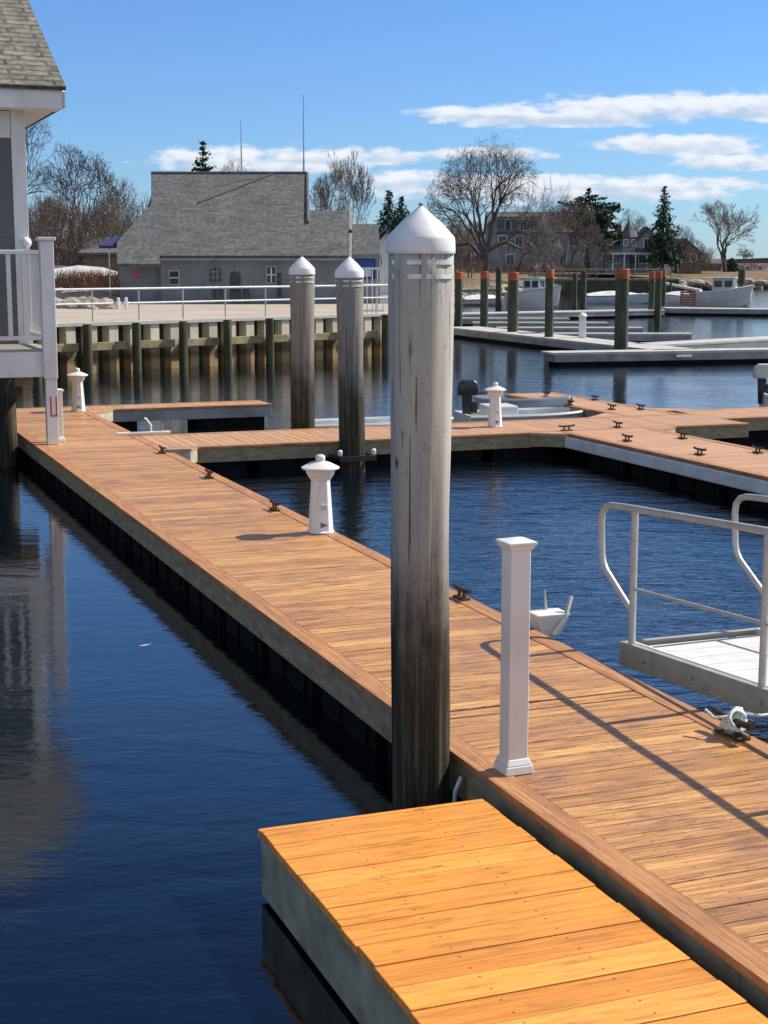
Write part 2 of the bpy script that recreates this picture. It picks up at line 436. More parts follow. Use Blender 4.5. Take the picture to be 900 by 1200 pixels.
def grass_mat():
    t = NT('dry winter grass')
    n = t.noise(0.12, None, 8, 0.65)
    n2 = t.noise(2.0, None, 5)
    c = t.ramp(n, [(0.3, (0.09, 0.056, 0.028)), (0.5, (0.17, 0.098, 0.045)), (0.7, (0.075, 0.07, 0.028))])
    c = t.mix(0.4, c, t.ramp(n2, [(0.3, (0.12, 0.08, 0.045)), (0.7, (0.20, 0.135, 0.075))]))
    t.color(c).rough(0.95)
    return t.m
MT['grass'] = grass_mat()

def water_mat():
    t = NT('harbour water')
    t.color((0.0012, 0.0052, 0.0095))
    t.rough(0.045)
    t.b.inputs['IOR'].default_value = 1.95
    # the left basin lies in the lee of the dock: calm; the water beyond is ruffled
    o = t.n('ShaderNodeSeparateXYZ')
    t.l(t.tc.outputs['Object'], o.inputs[0])
    s_ = t.math('ADD', t.math('MULTIPLY', o.outputs[0], math.cos(R(21))), t.math('MULTIPLY', o.outputs[1], math.sin(R(21))))
    calm = t.n('ShaderNodeMapRange', interpolation_type='SMOOTHSTEP')
    t.l(s_, calm.inputs[0])
    calm.inputs[1].default_value = 3.2; calm.inputs[2].default_value = 5.2
    calm.inputs[3].default_value = 0.065; calm.inputs[4].default_value = 0.45
    yb = t.n('ShaderNodeMapRange', interpolation_type='SMOOTHSTEP')
    t.l(o.outputs[1], yb.inputs[0])
    yb.inputs[1].default_value = 21; yb.inputs[2].default_value = 30
    yb.inputs[3].default_value = 0.0; yb.inputs[4].default_value = 1.0
    amp = t.mix(yb.outputs[0], calm.outputs[0], (0.15, 0.15, 0.15))
    t.rough(t.math('ADD', 0.04, t.math('MULTIPLY', yb.outputs[0], 0.02)))
    n1 = t.noise(1.0, t.coord((1.5, 3.2, 1)), 3, 0.5, 0.6)
    n2 = t.noise(1.0, t.coord((5.5, 10.5, 1)), 4, 0.55, 0.8)
    n3 = t.noise(1.0, t.coord((0.25, 0.5, 1)), 3, 0.5)
    n4 = t.noise(1.0, t.coord((0.12, 0.3, 1), loc=(5, 3, 0)), 3, 0.5)
    gust = t.ramp(n4, [(0.35, 0.45), (0.65, 1.0)])
    h = t.math('ADD', t.math('MULTIPLY', n1, 0.055), t.math('MULTIPLY', t.math('MULTIPLY', n2, 0.030), gust))
    h = t.math('ADD', h, t.math('MULTIPLY', n3, 0.05))
    h = t.math('MULTIPLY', h, amp)
    b = t.n('ShaderNodeBump')
    t.l(h, b.inputs['Height'])
    b.inputs['Strength'].default_value = 1.0
    b.inputs['Distance'].default_value = 1.0
    t.l(b.outputs[0], t.b.inputs['Normal'])
    return t.m
MT['water'] = water_mat()

# ------------------------------------------------------------------ mesh helpers
class MB:
    def __init__(s): s.v = []; s.f = []; s.uv = None
    def add(s, vs_, fs):
        k = len(s.v)
        s.v += [tuple(v) for v in vs_]
        s.f += [tuple(i + k for i in f) for f in fs]
        return s
    def box(s, c, d, rz=0.0, top=None):
        x, y, z = [q / 2 for q in d]
        tx, ty = (x, y) if top is None else (top[0] / 2, top[1] / 2)
        pts = [(-x, -y, -z), (x, -y, -z), (x, y, -z), (-x, y, -z), (-tx, -ty, z), (tx, -ty, z), (tx, ty, z), (-tx, ty, z)]
        ca, sa = math.cos(rz), math.sin(rz)
        pts = [(c[0] + a * ca - b * sa, c[1] + a * sa + b * ca, c[2] + e) for a, b, e in pts]
        return s.add(pts, [(0, 3, 2, 1), (4, 5, 6, 7), (0, 1, 5, 4), (1, 2, 6, 5), (2, 3, 7, 6), (3, 0, 4, 7)])
    def bb(s, x0, x1, y0, y1, z0, z1): return s.box(((x0 + x1) / 2, (y0 + y1) / 2, (z0 + z1) / 2), (abs(x1 - x0), abs(y1 - y0), abs(z1 - z0)))
    def prism(s, poly, z0, z1):
        n = len(poly)
        a = sum(poly[i][0] * poly[(i + 1) % n][1] - poly[(i + 1) % n][0] * poly[i][1] for i in range(n))
        if a < 0: poly = poly[::-1]
        return s.add([(x, y, z0) for x, y in poly] + [(x, y, z1) for x, y in poly],
                     [tuple(range(n))[::-1], tuple(range(n, 2 * n))] + [(i, (i + 1) % n, (i + 1) % n + n, i + n) for i in range(n)])
    def slab(s, pts, thick):
        """planar 3d polygon given a thickness along its normal"""
        P = [Vector(p) for p in pts]
        nrm = Vector((0, 0, 0))
        for i in range(len(P)): nrm += P[i].cross(P[(i + 1) % len(P)])
        nrm.normalize()
        n = len(P)
        Q = [p - nrm * thick for p in P]
        return s.add(P + Q, [tuple(range(n)), tuple(range(n, 2 * n))[::-1]] + [(i, i + n, (i + 1) % n + n, (i + 1) % n) for i in range(n)])
    def tube(s, pts, r, n=8, r1=None, caps=True):
        P = [Vector(p) for p in pts]
        m = len(P)
        k = len(s.v)
        up = None
        for i, p in enumerate(P):
            if i == 0: d = P[1] - P[0]
            elif i == m - 1: d = P[-1] - P[-2]
            else: d = (P[i] - P[i - 1]).normalized() + (P[i + 1] - P[i]).normalized()
            d.normalize()
            if up is None:
                up = Vector((0, 0, 1)) if abs(d.z) < 0.9 else Vector((1, 0, 0))
            a = d.cross(up).normalized(); b = a.cross(d).normalized(); up = b
            rr = r if r1 is None else r + (r1 - r) * i / (m - 1)
            for j in range(n):
                t = 2 * math.pi * j / n
                s.v.append(tuple(p + a * math.cos(t) * rr + b * math.sin(t) * rr))
        for i in range(m - 1):
            for j in range(n):
                s.f.append((k + i * n + j, k + i * n + (j + 1) % n, k + (i + 1) * n + (j + 1) % n, k + (i + 1) * n + j))
        if caps:
            s.f.append(tuple(k + j for j in range(n))[::-1])
            s.f.append(tuple(k + (m - 1) * n + j for j in range(n)))
        return s
    def lathe(s, prof, n=24, c=(0, 0, 0), jit=0.0, rot=0.0):
        k = len(s.v)
        for i, (r, z) in enumerate(prof):
            for j in range(n):
                t = 2 * math.pi * j / n + rot
                rr = r
                if jit: rr += jit * (noise.noise(Vector((math.cos(t) * 2.2 + c[0], math.sin(t) * 2.2 + c[1], z * 0.9))))
                s.v.append((c[0] + rr * math.cos(t), c[1] + rr * math.sin(t), c[2] + z))
        m = len(prof)
        for i in range(m - 1):
            for j in range(n):
                s.f.append((k + i * n + j, k + i * n + (j + 1) % n, k + (i + 1) * n + (j + 1) % n, k + (i + 1) * n + j))
        s.f.append(tuple(k + j for j in range(n))[::-1])
        s.f.append(tuple(k + (m - 1) * n + j for j in range(n)))
        return s
    def build(s, name, mat, parent=None, bevel=0.0, smooth=False, loc=None, rz=0.0):
        me = bpy.data.meshes.new(name)
        me.from_pydata(s.v, [], s.f)
        me.update()
        o = bpy.data.objects.new(name, me)
        col.objects.link(o)
        me.materials.append(mat)
        if parent is not None: o.parent = parent
        if loc is not None: o.location = loc
        if rz: o.rotation_euler.z = rz
        if smooth:
            for p in me.polygons: p.use_smooth = True
            if smooth != 'all':
                me.set_sharp_from_angle(angle=R(35))
        if bevel:
            b = o.modifiers.new('bevel', 'BEVEL')
            b.width = bevel; b.segments = 2; b.limit_method = 'ANGLE'; b.angle_limit = R(40)
            b.harden_normals = False
        return o

def tag(o, label=None, cat=None, group=None, kind=None):
    if label: o['label'] = label
    if cat: o['category'] = cat
    if group: o['group'] = group
    if kind: o['kind'] = kind
    return o
def thing(name, label, cat, loc=(0, 0, 0), rz=0.0, group=None):
    o = bpy.data.objects.new(name, None)
    o.empty_display_size = 0.2
    col.objects.link(o)
    o.location = loc
    o.rotation_euler.z = rz
    return tag(o, label, cat, group)
def kids(o): return [c for c in col.objects if c.parent == o]
def copy_tree(o, parent=None):
    ch = kids(o)
    c = o.copy()
    col.objects.link(c)
    if parent is not None: c.parent = parent
    for k in ch: copy_tree(k, c)
    return c
def dup(o, label, loc, rz=None, scale=None):
    c = copy_tree(o)
    c['label'] = label
    c.location = loc
    if rz is not None: c.rotation_euler.z = rz
    if scale: c.scale = (scale, scale, scale) if isinstance(scale, (int, float)) else scale
    return c
def set_uv(o, fn):
    me = o.data
    uv = me.uv_layers.new(name='UVMap')
    for p in me.polygons:
        for li in p.loop_indices:
            uv.data[li].uv = fn(me.vertices[me.loops[li].vertex_index].co, p.normal)

# ------------------------------------------------------------------ the setting: water and land
def sheet(name, pts, faces, mat):
    o = MB().add(pts, faces).build(name, mat)
    return tag(o, kind='structure')
tag(MB().add([(-6000, -200, 0), (6000, -200, 0), (6000, 8000, 0), (-6000, 8000, 0)], [(0, 1, 2, 3)]).build('water', MT['water']), kind='structure')

ANG = R(21)
CA, SA = math.cos(ANG), math.sin(ANG)
def W(s_, t_, z=0.0): return Vector((s_ * CA - t_ * SA, s_ * SA + t_ * CA, z))     # dock grid -> world
A3 = Vector((CA, SA, 0)); B3 = Vector((-SA, CA, 0))
DZ = 0.42

# quay: concrete behind the bulkhead
BK = [(-22, 29.8), (-9.2, 42.1), (-0.1, 50.9)]
quay = [(-22, 29.8), (-9.2, 42.1), (-0.1, 50.9), (1.2, 60), (3.2, 84), (3.4, 110), (-60, 110), (-60, 40)]
m = MB().prism(quay, -1.5, 1.30)
tag(m.build('quay_ground', MT['concrete']), kind='structure')
# paved strip in front of the shop and the land behind it
m = MB().prism([(-40, 66), (1.6, 66), (2.9, 82), (-45, 82)], 1.2, 1.304)
tag(m.build('pavement', MT['pavement']), kind='structure')

# land of the far shore, as strips from the waterline to the back
shore = [(1.5, 62), (3.3, 86), (4.5, 112), (8.5, 134), (17, 158), (27, 172), (38, 178), (48, 186), (62, 196), (90, 205), (160, 215)]
rows = [(0, -0.6), (2.0, 1.25), (6, 1.75), (40, 2.35), (130, 2.7), (600, 3.3)]
pts, fcs = [], []
nS = len(shore)
for off, z in rows:
    for i, (x, y) in enumerate(shore):
        a = shore[max(0, i - 1)]; b = shore[min(nS - 1, i + 1)]
        d = Vector((b[0] - a[0], b[1] - a[1])).normalized()
        nrm = Vector((-d.y, d.x))
        if off > 10: nrm = Vector((-0.15, 1.0))
        jit = noise.noise(Vector((x * 0.3, y * 0.3, off))) * (0.3 if off < 10 and off > 0 else 0)
        zz = z + (jit * 0.5)
        if i < 4 and off >= 2: zz = min(zz, 1.27 if i < 3 else 1.5)
        if off > 10 and i < 3: zz = 1.25
        pts.append((x + nrm.x * off - (0 if off < 10 else 0), y + nrm.y * off, zz))
for r in range(len(rows) - 1):
    for i in range(nS - 1):
        fcs.append((r * nS + i, r * nS + i + 1, (r + 1) * nS + i + 1, (r + 1) * nS + i))
sheet('far_shore_ground', pts, fcs, MT['grass'])
# hillside behind the shop, left
m = MB().add([(-60, 84, 1.25), (3.6, 84, 1.25), (-60, 130, 3.2), (2, 130, 2.4), (-90, 420, 5), (-12, 420, 4.0)], [(0, 1, 3, 2), (2, 3, 5, 4)])
tag(m.build('back_ground', MT['grass']), kind='structure')
# distant low coast beyond the harbour mouth
pts, fcs = [], []
for i in range(60):
    x = 60 + i * 14
    h = 5.0 + 3.0 * noise.noise(Vector((i * 0.31, 0, 0))) + 2.0 * noise.noise(Vector((i * 1.3, 4, 0)))
    pts += [(x, 640, -1), (x, 640, h), (x, 720, h * 0.9)]
for i in range(59):
    fcs += [(i * 3, i * 3 + 3, i * 3 + 4, i * 3 + 1), (i * 3 + 1, i * 3 + 4, i * 3 + 5, i * 3 + 2)]
sheet('distant_coast', pts, fcs, MT['twig'])

# ------------------------------------------------------------------ docks
def decking(m, x0, x1, y0, y1, pitch=0.14, gap=0.007, zt=DZ, th=0.038, seams=(), wob=0.0):
    y = y0
    while y < y1 - 0.01:
        ye = min(y + pitch - gap, y1)
        if any(abs(y - q) < pitch for q in seams): y += gap * 2.2
        dz = random.uniform(-0.0015, 0.0015)
        w0 = random.uniform(-wob, wob); w1 = random.uniform(-wob, wob)
        m.bb(x0 + w0, x1 + w1, y, ye, zt - th + dz, zt + dz)
        y = y0 + round((y - y0) / pitch + 1) * pitch
def dock(name, label, s0, s1, t0, t1, long='t', mat='deck', side='fascia', trim=True, floats=None, zt=DZ, fh=0.19, cat='dock', group=None, pitch=0.14, rubcol=None, seams=(), trims=(1, 1)):
    """a floating dock on the dock grid; boards lie across its long side"""
    if long == 't':
        o = W(s0, t0); root = thing(name, label, cat, (o.x, o.y, 0), ANG, group); w, L = s1 - s0, t1 - t0
    else:
        o = W(s0, t1); root = thing(name, label, cat, (o.x, o.y, 0), ANG - math.pi / 2, group); w, L = t1 - t0, s1 - s0
        # local x runs towards -t, local y along s
    tb = 0.14 if trim else 0.0
    m = MB()
    decking(m, (tb if trims[0] else 0) + 0.004, w - (tb if trims[1] else 0) - 0.004, 0.0, L, pitch, zt=zt, seams=seams, wob=0.0 if trim else 0.006)
    if long == 's':
        m.v = [(x, y, z) for x, y, z in m.v]
    dk = m.build('decking', MT[mat], root, bevel=0.004)
    if trim:
        for e, on in ((0, trims[0]), (1, trims[1])):
            if not on: continue
            q = MB(); yy = 0.0
            while yy < L - 0.01:
                ye = min(yy + 3.0, L); q.bb(e * (w - tb), e * (w - tb) + tb, yy + 0.002, ye - 0.002, zt - 0.036, zt + 0.004); yy = ye
            q.build('edge_board', MT['trim'], root, bevel=0.004)
    for (x0, x1, y0, y1) in ((0.012, 0.062, 0.0, L), (w - 0.062, w - 0.012, 0.0, L)):
        q = MB(); yy = y0
        while yy < y1 - 0.01:
            ye = min(yy + 3.6, y1); q.bb(x0, x1, yy + 0.003, ye - 0.003, zt - 0.04 - fh, zt - 0.040); yy = ye
        q.build('fascia', MT[side], root, bevel=0.004)
    for (y0, y1) in ((0.004, 0.05), (L - 0.05, L - 0.004)):
        MB().bb(0.064, w - 0.064, y0, y1, zt - 0.04 - fh, zt - 0.042).build('end_board', MT[side], root, bevel=0.004)
    fl = floats if floats is not None else [(0.15 + i * 1.25, 0.15 + i * 1.25 + 1.05) for i in range(int((L - 0.1) / 1.25))]
    for (a, b) in fl:
        q = MB().bb(0.075, w - 0.075, a, min(b, L - 0.07), -0.32, zt - 0.05 - fh * 0.5)
        n_ = int((b - a) / 0.5)
        for k in range(n_):                                   # moulded ribs of the tub
            yk = a + 0.12 + k * 0.5
            q.bb(0.05, 0.074, yk, yk + 0.34, -0.30, zt - 0.05 - fh)
            q.bb(w - 0.074, w - 0.05, yk, yk + 0.34, -0.30, zt - 0.05 - fh)
        q.build('float', MT['float'], root)
    return root

S0, S1 = 3.19, 4.86
main_dock = dock('floating_dock', 'long brown stained boardwalk dock running from the lower right to under the white balcony', S0, S1, 1.0, 28.3,
                 seams=(6.9 , 12.9, 18.9, 24.9))
new_dock = dock('dock_platform', 'low platform of new yellow boards in the foreground beside the tall pile', 1.945, 3.125, 1.2, 6.745, mat='new_deck', side='fascia_pale', trim=False, zt=0.355, fh=0.29, pitch=0.19,
                floats=[(0.1 + i * 1.2, 1.2 + i * 1.2) for i in range(4)] + [(4.9, 5.7)])
cross = dock('floating_dock', 'brown dock crossing behind the tall pile with a grey shaded front board', S1 + 0.01, 14.6, 21.3, 23.1, long='s', mat='deck_far')
right = dock('floating_dock', 'brown dock from the right edge with a white rub rail along its near side', 11.1, 12.7, 8.0, 21.29, mat='deck_far')
right_r = dock('floating_dock', 'brown dock leading off to the right edge beyond the dark corner basin', 14.61, 24.0, 22.1, 23.65, long='s', mat='deck_far')
fing = dock('finger_dock', 'short brown finger dock with many cleats pointing back towards the orange piles', 13.3, 14.4, 23.11, 27.9, mat='deck_far')
fing2 = dock('finger_dock', 'narrow finger dock at the far end of the boardwalk near the lighthouse pedestal', S1 + 0.01, 8.3, 27.45, 28.3, long='s', mat='deck_far', side='grey_side',
             floats=[(0.2, 0.9), (2.0, 3.3)])
# rub rail along the near side of the right-hand dock
q = MB(); q.bb(-0.055, 0.008, 0.1, 13.2, 0.20, 0.375)
q.build('rub_rail', MT['bumper'], right, bevel=0.02)
# corner gussets (parts of the dock they are bolted to)
def gusset(root_pts, parent, matn='deck_far', side='fascia_cream'):
    m = MB().prism([tuple(p[:2]) for p in root_pts], DZ - 0.036, DZ + 0.001)
    inv = Matrix.Rotation(-parent.rotation_euler.z, 4, 'Z')
    def loc(mm):
        mm.v = [tuple(inv @ (Vector(v) - parent.location)) for v in mm.v]; return mm
    loc(m).build('gusset', MT[matn], parent)
    c = sum((Vector(p) for p in root_pts), Vector((0, 0, 0))) / 3
    pp = [c + (Vector(p) - c) * 0.96 for p in root_pts]
    loc(MB().prism([tuple(p[:2]) for p in pp], DZ - 0.21, DZ - 0.037)).build('gusset_side', MT[side], parent)
g_ = 0.47
gusset([W(S1 + .012, 21.298), W(S1 + .012, 21.298 - g_), W(S1 + g_, 21.298)], cross)
gusset([W(S1 + .012, 27.448), W(S1 + .012, 27.448 - g_), W(S1 + g_, 27.448)], fing2)
gusset([W(12.71, 21.298), W(12.71, 21.298 - .3), W(12.71 + .5, 21.298)], cross)
gusset([W(11.09, 21.298), W(11.09, 21.298 - .35), W(11.09 - .5, 21.298)], cross, side='fascia')
gusset([W(14.412, 23.66), W(14.412, 24.3), W(15.2, 23.66)], right_r)
gusset([W(13.29, 23.12), W(13.29, 23.75), W(12.6, 23.12)], cross)

# ------------------------------------------------------------------ cleats
def make_cleat(label, loc, rz):
    t = thing('dock_cleat', label, 'cleat', loc, rz, 'iron cleats along the docks')
    MB().box((0, 0, 0.008), (0.07, 0.18, 0.016)).build('base_plate', MT['rust'], t, bevel=0.004)
    for sgn in (-1, 1):
        MB().tube([(0, 0.045 * sgn, 0.014), (0, 0.04 * sgn, 0.07)], 0.013, 8).build('leg', MT['rust'], t, smooth=True)
    MB().tube([(0, -0.14, 0.083), (0, -0.09, 0.074), (0, 0, 0.070), (0, 0.09, 0.074), (0, 0.14, 0.083)], 0.016, 8).build('horn', MT['rust'], t, smooth=True)
    return t
cl = [
 ((190, 531), 'iron cleat on the boardwalk beside the pale corner gusset of the crossing dock', 0),
 ((245, 560), 'iron cleat on the boardwalk edge between the corner gusset and the next cleat nearer', 0),
 ((322, 598), 'iron cleat on the boardwalk edge just beyond the nearest lighthouse pedestal', 0),
 ((541, 702), 'iron cleat on the boardwalk edge just right of the tall capped pile', 0),
 ((640, 465), 'iron cleat nearest the tip of the short finger dock, far side', 0),
 ((668, 475), 'iron cleat on the short finger dock beside the pale blue skiff', 0),
 ((697, 469), 'iron cleat on the far edge of the short finger dock, second from its tip', 0),
 ((717, 480), 'iron cleat at the root of the short finger dock near the motor dinghy', 0),
 ((751, 480), 'iron cleat on the far edge where the right-hand docks meet', 0),
 ((664, 505), 'iron cleat on the crossing dock at the bend where the white rub rail starts', 0),
 ((724, 501), 'iron cleat beside the small pale gusset at the corner of the right-hand docks', 0),
 ((735, 517), 'iron cleat on the white railed side of the right-hand dock, nearest the bend', 0),
 ((800, 514), 'iron cleat on the far side of the right-hand dock, nearest the bend', 0),
 ((820, 533), 'iron cleat on the white railed side of the right-hand dock, closer to the gangway', 0),
 ((888, 531), 'iron cleat on the far side of the right-hand dock at the right edge', 0)]
proto = None
for (px, lab, _) in cl:
    p = gnd(px[0], px[1], DZ); p.z = DZ + 0.004
    rz = ANG + random.uniform(-0.06, 0.06)
    if px in ((664, 505),): rz += math.pi / 2
    if proto is None: proto = make_cleat(lab, p, rz)
    else: dup(proto, lab, p, rz)
# the cleat by the gangway carries a bundle of rope
p = gnd(858, 863, DZ); p.z = DZ + 0.004
c = dup(proto, 'iron cleat wound with white rope beside the gangway at the right edge', p, ANG + 0.05, 1.25)
m = MB()
for k in range(9):
    ph = k * 0.7
    y0 = -0.05 + 0.011 * k
    ring = [(0.05 * math.cos(a + ph) * (1 + 0.15 * math.sin(3 * a)), y0 + 0.05 * math.sin(a * 1.0 + ph) * 0.6, 0.10 + 0.05 * math.sin(a + k)) for a in [i * math.pi / 6 for i in range(13)]]
    m.tube(ring, 0.010, 6)
m.tube([(-0.03, -0.02, 0.12), (-0.09, 0.05, 0.10), (-0.10, 0.12, 0.13)], 0.009, 6)
m.tube([(0.02, -0.02, 0.13), (0.16, -0.05, 0.11), (0.45, -0.02, 0.10), (0.9, 0.06, 0.06), (1.3, 0.1, 0.02)], 0.010, 6)
rope = m.build('mooring_rope', MT['rope'], None, smooth='all', loc=p, rz=ANG + 0.05)
tag(rope, 'pale tangled mooring rope wound on the cleat beside the gangway', 'rope')

# ------------------------------------------------------------------ capped piles
def capped_pile(label, x, y, r, ztip, mat, lean=(0, 0), caph=0.24, taper=1.08):
    t = thing('capped_pile', label, 'pile', (x, y, 0), 0, 'round timber piles with white cone caps')
    zc = ztip - caph
    prof = []
    N = 26
    for i in range(N):
        z = -1.2 + (zc + 0.05 + 1.2) * i / (N - 1)
        k = max(0, z / zc)
        prof.append((r * (1 + (taper - 1) * k), z))
    m = MB().lathe(prof, 40, (0, 0, 0), jit=0.016)
    m.v = [(a + lean[0] * c, b + lean[1] * c, c) for a, b, c in m.v]
    m.build('shaft', MT[mat], t, smooth='all')
    rt = r * taper
    lx, ly = lean[0] * zc, lean[1] * zc
    cap = MB().lathe([(rt * 1.07, -0.005), (rt * 1.09, 0.0), (rt * 1.095, 0.012), (rt * 1.08, caph * 0.28), (rt * 1.045, caph * 0.35), (rt * 0.62, caph * 0.66), (rt * 0.10, caph * 0.965), (rt * 0.04, caph), (0.004, caph + 0.004)], 48, (lx, ly, zc))
    cap.build('cone_cap', MT['white_cap'], t, smooth=True)
    for zb in (0.035, 0.105):
        b = MB()
        rr = rt * 1.035
        k0 = 40
        for j in range(k0):
            if (j * 7) % 19 < 3: continue
            a0, a1 = 2 * math.pi * j / k0, 2 * math.pi * (j + 1) / k0
            p4 = []
            for zz in (zc - zb - 0.024, zc - zb):
                for aa in (a0, a1): p4.append((lx + rr * math.cos(aa), ly + rr * math.sin(aa), zz))
            q4 = [(lx + (x_ - lx) * 0.985, ly + (y_ - ly) * 0.985, z_) for x_, y_, z_ in p4]
            b.add(p4 + q4, [(0, 1, 3, 2), (4, 6, 7, 5), (0, 2, 6, 4), (1, 5, 7, 3), (2, 3, 7, 6), (0, 4, 5, 1)])
        b.build('reflective_band', MT['reflect'], t, smooth=True)
    MB().lathe([(0.012, 0), (0.012, 0.01), (0.006, 0.014)], 8, (lx, ly, ztip)).build('cap_bolt', MT['galv'], t)
    return t
capped_pile('tall weathered pile with a white cone cap standing in the foreground centre', 0.197, 7.90, 0.148, 3.305, 'pile_main', lean=(-0.0035, 0), caph=0.235, taper=1.09)
P357 = (-1.31, 24.62)
capped_pile('white capped pile left of its twin, behind the crossing dock', P357[0], P357[1], 0.185, 3.12, 'pile_mid', caph=0.28, lean=(0.004, 0), taper=1.03)
P410 = (-0.465, 22.36)
capped_pile('white capped pile standing in the water on the near side of the crossing dock', P410[0], P410[1], 0.185, 3.11, 'pile_mid', caph=0.30, lean=(-0.012, 0), taper=1.04)
# knots on the twin piles are in the material; the guide brackets hold the piles to the dock
def bracket(label, x, y, side):
    t = thing('pile_bracket', label, 'bracket', (x, y, 0), ANG)
    for sg in (-1, 1):
        MB().bb(sg * 0.26 - 0.02, sg * 0.26 + 0.02, -0.24, 0.26, 0.18, 0.25).build('arm', MT['black'], t, bevel=0.004)
    MB().bb(-0.28, 0.28, side * 0.245 - 0.02, side * 0.245 + 0.02, 0.175, 0.255).build('cross_bar', MT['black'], t, bevel=0.004)
    for sg in (-1, 1):
        MB().lathe([(0.025, 0.26), (0.035, 0.28), (0.035, 0.33), (0.02, 0.345)], 12, (sg * 0.26, side * 0.2, 0)).build('roller', MT['white'], t, smooth=True)
    return t
bracket('black pile guide with white rollers round the pile nearer the dock front', P410[0], P410[1], -1)
bracket('black pile guide on the back of the crossing dock at the left twin pile', P357[0], P357[1], 1)
# red and orange topped marina piles
def marina_pile(name, label, x, y, r, ztop, band=0.26, bandmat='orange', group='green marina piles with orange tops'):
    t = thing(name, label, 'pile', (x, y, 0), 0, group)
    MB().lathe([(r * 0.96, -0.8), (r, 0.5), (r, ztop - band - 0.002)], 14, jit=0.03).build('shaft', MT['green_pile'], t, smooth=True)
    MB().lathe([(r * 1.03, ztop - band), (r * 1.03, ztop - 0.02), (r * 0.94, ztop)], 14, jit=0.01).build('painted_top', MT[bandmat], t, smooth=True)
    return t
mp = [(537, 389, 0, .165, 319, 'orange topped pile farthest left, just right of the tall capped pile'),
      (567, 392, 0, .165, 318, 'orange topped pile second from the left along the grey dock'),
      (600.5, 401, 0, .20, 319, 'orange topped pile third from the left, thicker than its left neighbours'),
      (643, 408, 0, .15, 316, 'orange topped pile left of the white dock post, fourth along the grey dock'),
      (727.5, 408, .4, .205, 315, 'largest orange topped pile, standing at the near end of the grey dock'),
      (763, 371, 0, .17, 318, 'orange topped pile in the far pair, left one'),
      (770.5, 372, 0, .19, 318, 'orange topped pile in the far pair, right one'),
      (777, 362, 0, .14, 317, 'thin orange topped pile just right of the far pair')]
for (x, yb, z0, r, yt, lab) in mp:
    p = gnd(x, yb, z0)
    marina_pile('marina_pile', lab, p.x, p.y, r, at(x, yt, p.y).z, band=0.30 if p.y < 80 else 0.42)
for (x, yb, r, yt, lab, bm) in [(584, 360, .20, 314, 'plain dark pile behind the gap between the orange topped piles', 'green_pile'),
                            (673, 361, .16, 320, 'plain grey green pile behind the white dock post, left one', 'green_pile'),
                            (683, 362, .20, 318, 'plain dark pile directly above the white dock post', 'green_pile'),
                            (868, 357, .26, 311, 'dark pile with a brownish top beside the grey cabin boat', 'timber_wet')]:
    p = gnd(x, yb, 0)
    marina_pile('marina_pile', lab, p.x, p.y, r, at(x, yt, p.y).z, band=0.3, bandmat=bm, group='plain piles of the far marina')

# ------------------------------------------------------------------ white posts and lighthouse pedestals
def sleeve_post(label, x, y, h, w, z=DZ, rz=ANG):
    t = thing('sleeve_post', label, 'post', (x, y, z + 0.004), rz)
    MB().box((0, 0, h / 2), (w, w, h - 0.06)).build('sleeve', MT['white'], t, bevel=0.006)
    MB().box((0, 0, 0.022), (w * 1.42, w * 1.42, 0.044), top=(w * 1.34, w * 1.34)).box((0, 0, 0.062), (w * 1.3, w * 1.3, 0.034), top=(w * 1.06, w * 1.06)).build('base_skirt', MT['white'], t, bevel=0.005)
    MB().box((0, 0, h - 0.045), (w * 1.1, w * 1.1, 0.026), top=(w * 1.32, w * 1.32)).box((0, 0, h - 0.022), (w * 1.42, w * 1.42, 0.018)).box((0, 0, h - 0.006), (w * 1.36, w * 1.36, 0.014), top=(w * 0.3, w * 0.3)).build('post_cap', MT['white'], t, bevel=0.004)
    return t
pp = gnd(604, 909, DZ)
sleeve_post('plain white square post with a flat cap right of the tall pile', pp.x - 0.005, pp.y + 0.07, 1.225, 0.112, rz=ANG + 0.02)
def pedestal(label, x, y, s=1.0, rz=ANG):
    t = thing('dock_pedestal', label, 'dock light', (x, y, DZ + 0.004), rz, 'white lighthouse shaped pedestals')
    r8 = math.pi / 8
    MB().lathe([(0.1350 * s, 0), (0.1350 * s, 0.012 * s), (0.1242 * s, 0.02 * s), (0.0936 * s, 0.50 * s), (0.0936 * s, 0.515 * s)], 8, rot=r8).build('tapered_body', MT['white'], t, bevel=0.004)
    MB().lathe([(0.0954 * s, 0.515 * s), (0.1350 * s, 0.575 * s), (0.1422 * s, 0.60 * s), (0.1422 * s, 0.625 * s)], 8, rot=r8).build('collar', MT['white'], t, bevel=0.004)
    MB().lathe([(0.1755 * s, 0.622 * s), (0.1872 * s, 0.632 * s), (0.1845 * s, 0.642 * s), (0.0900 * s, 0.688 * s), (0.0468 * s, 0.700 * s)], 24).build('roof', MT['white'], t, smooth=True)
    MB().lathe([(0.0450 * s, 0.698 * s), (0.0477 * s, 0.74 * s), (0.0360 * s, 0.758 * s), (0.0090 * s, 0.765 * s)], 16).build('knob', MT['white'], t, smooth=True)
    # outlet cover and a small dark emblem on the front
    f = -0.139 * s
    a = -math.pi / 2
    MB().box((0.0, -0.107 * s, 0.26 * s), (0.06 * s, 0.012, 0.05 * s)).build('outlet_cover', MT['bumper'], t, bevel=0.003)
    MB().add([(-0.04 * s, -0.122 * s, 0.06 * s), (0.035 * s, -0.120 * s, 0.085 * s), (-0.04 * s, -0.115 * s, 0.115 * s),
              (-0.04 * s, -0.115 * s, 0.06 * s), (0.035 * s, -0.112 * s, 0.085 * s), (-0.04 * s, -0.108 * s, 0.115 * s)],
             [(0, 1, 2), (3, 5, 4), (0, 3, 4, 1), (1, 4, 5, 2), (2, 5, 3, 0)]).build('emblem', MT['grey_mark'], t)
    return t
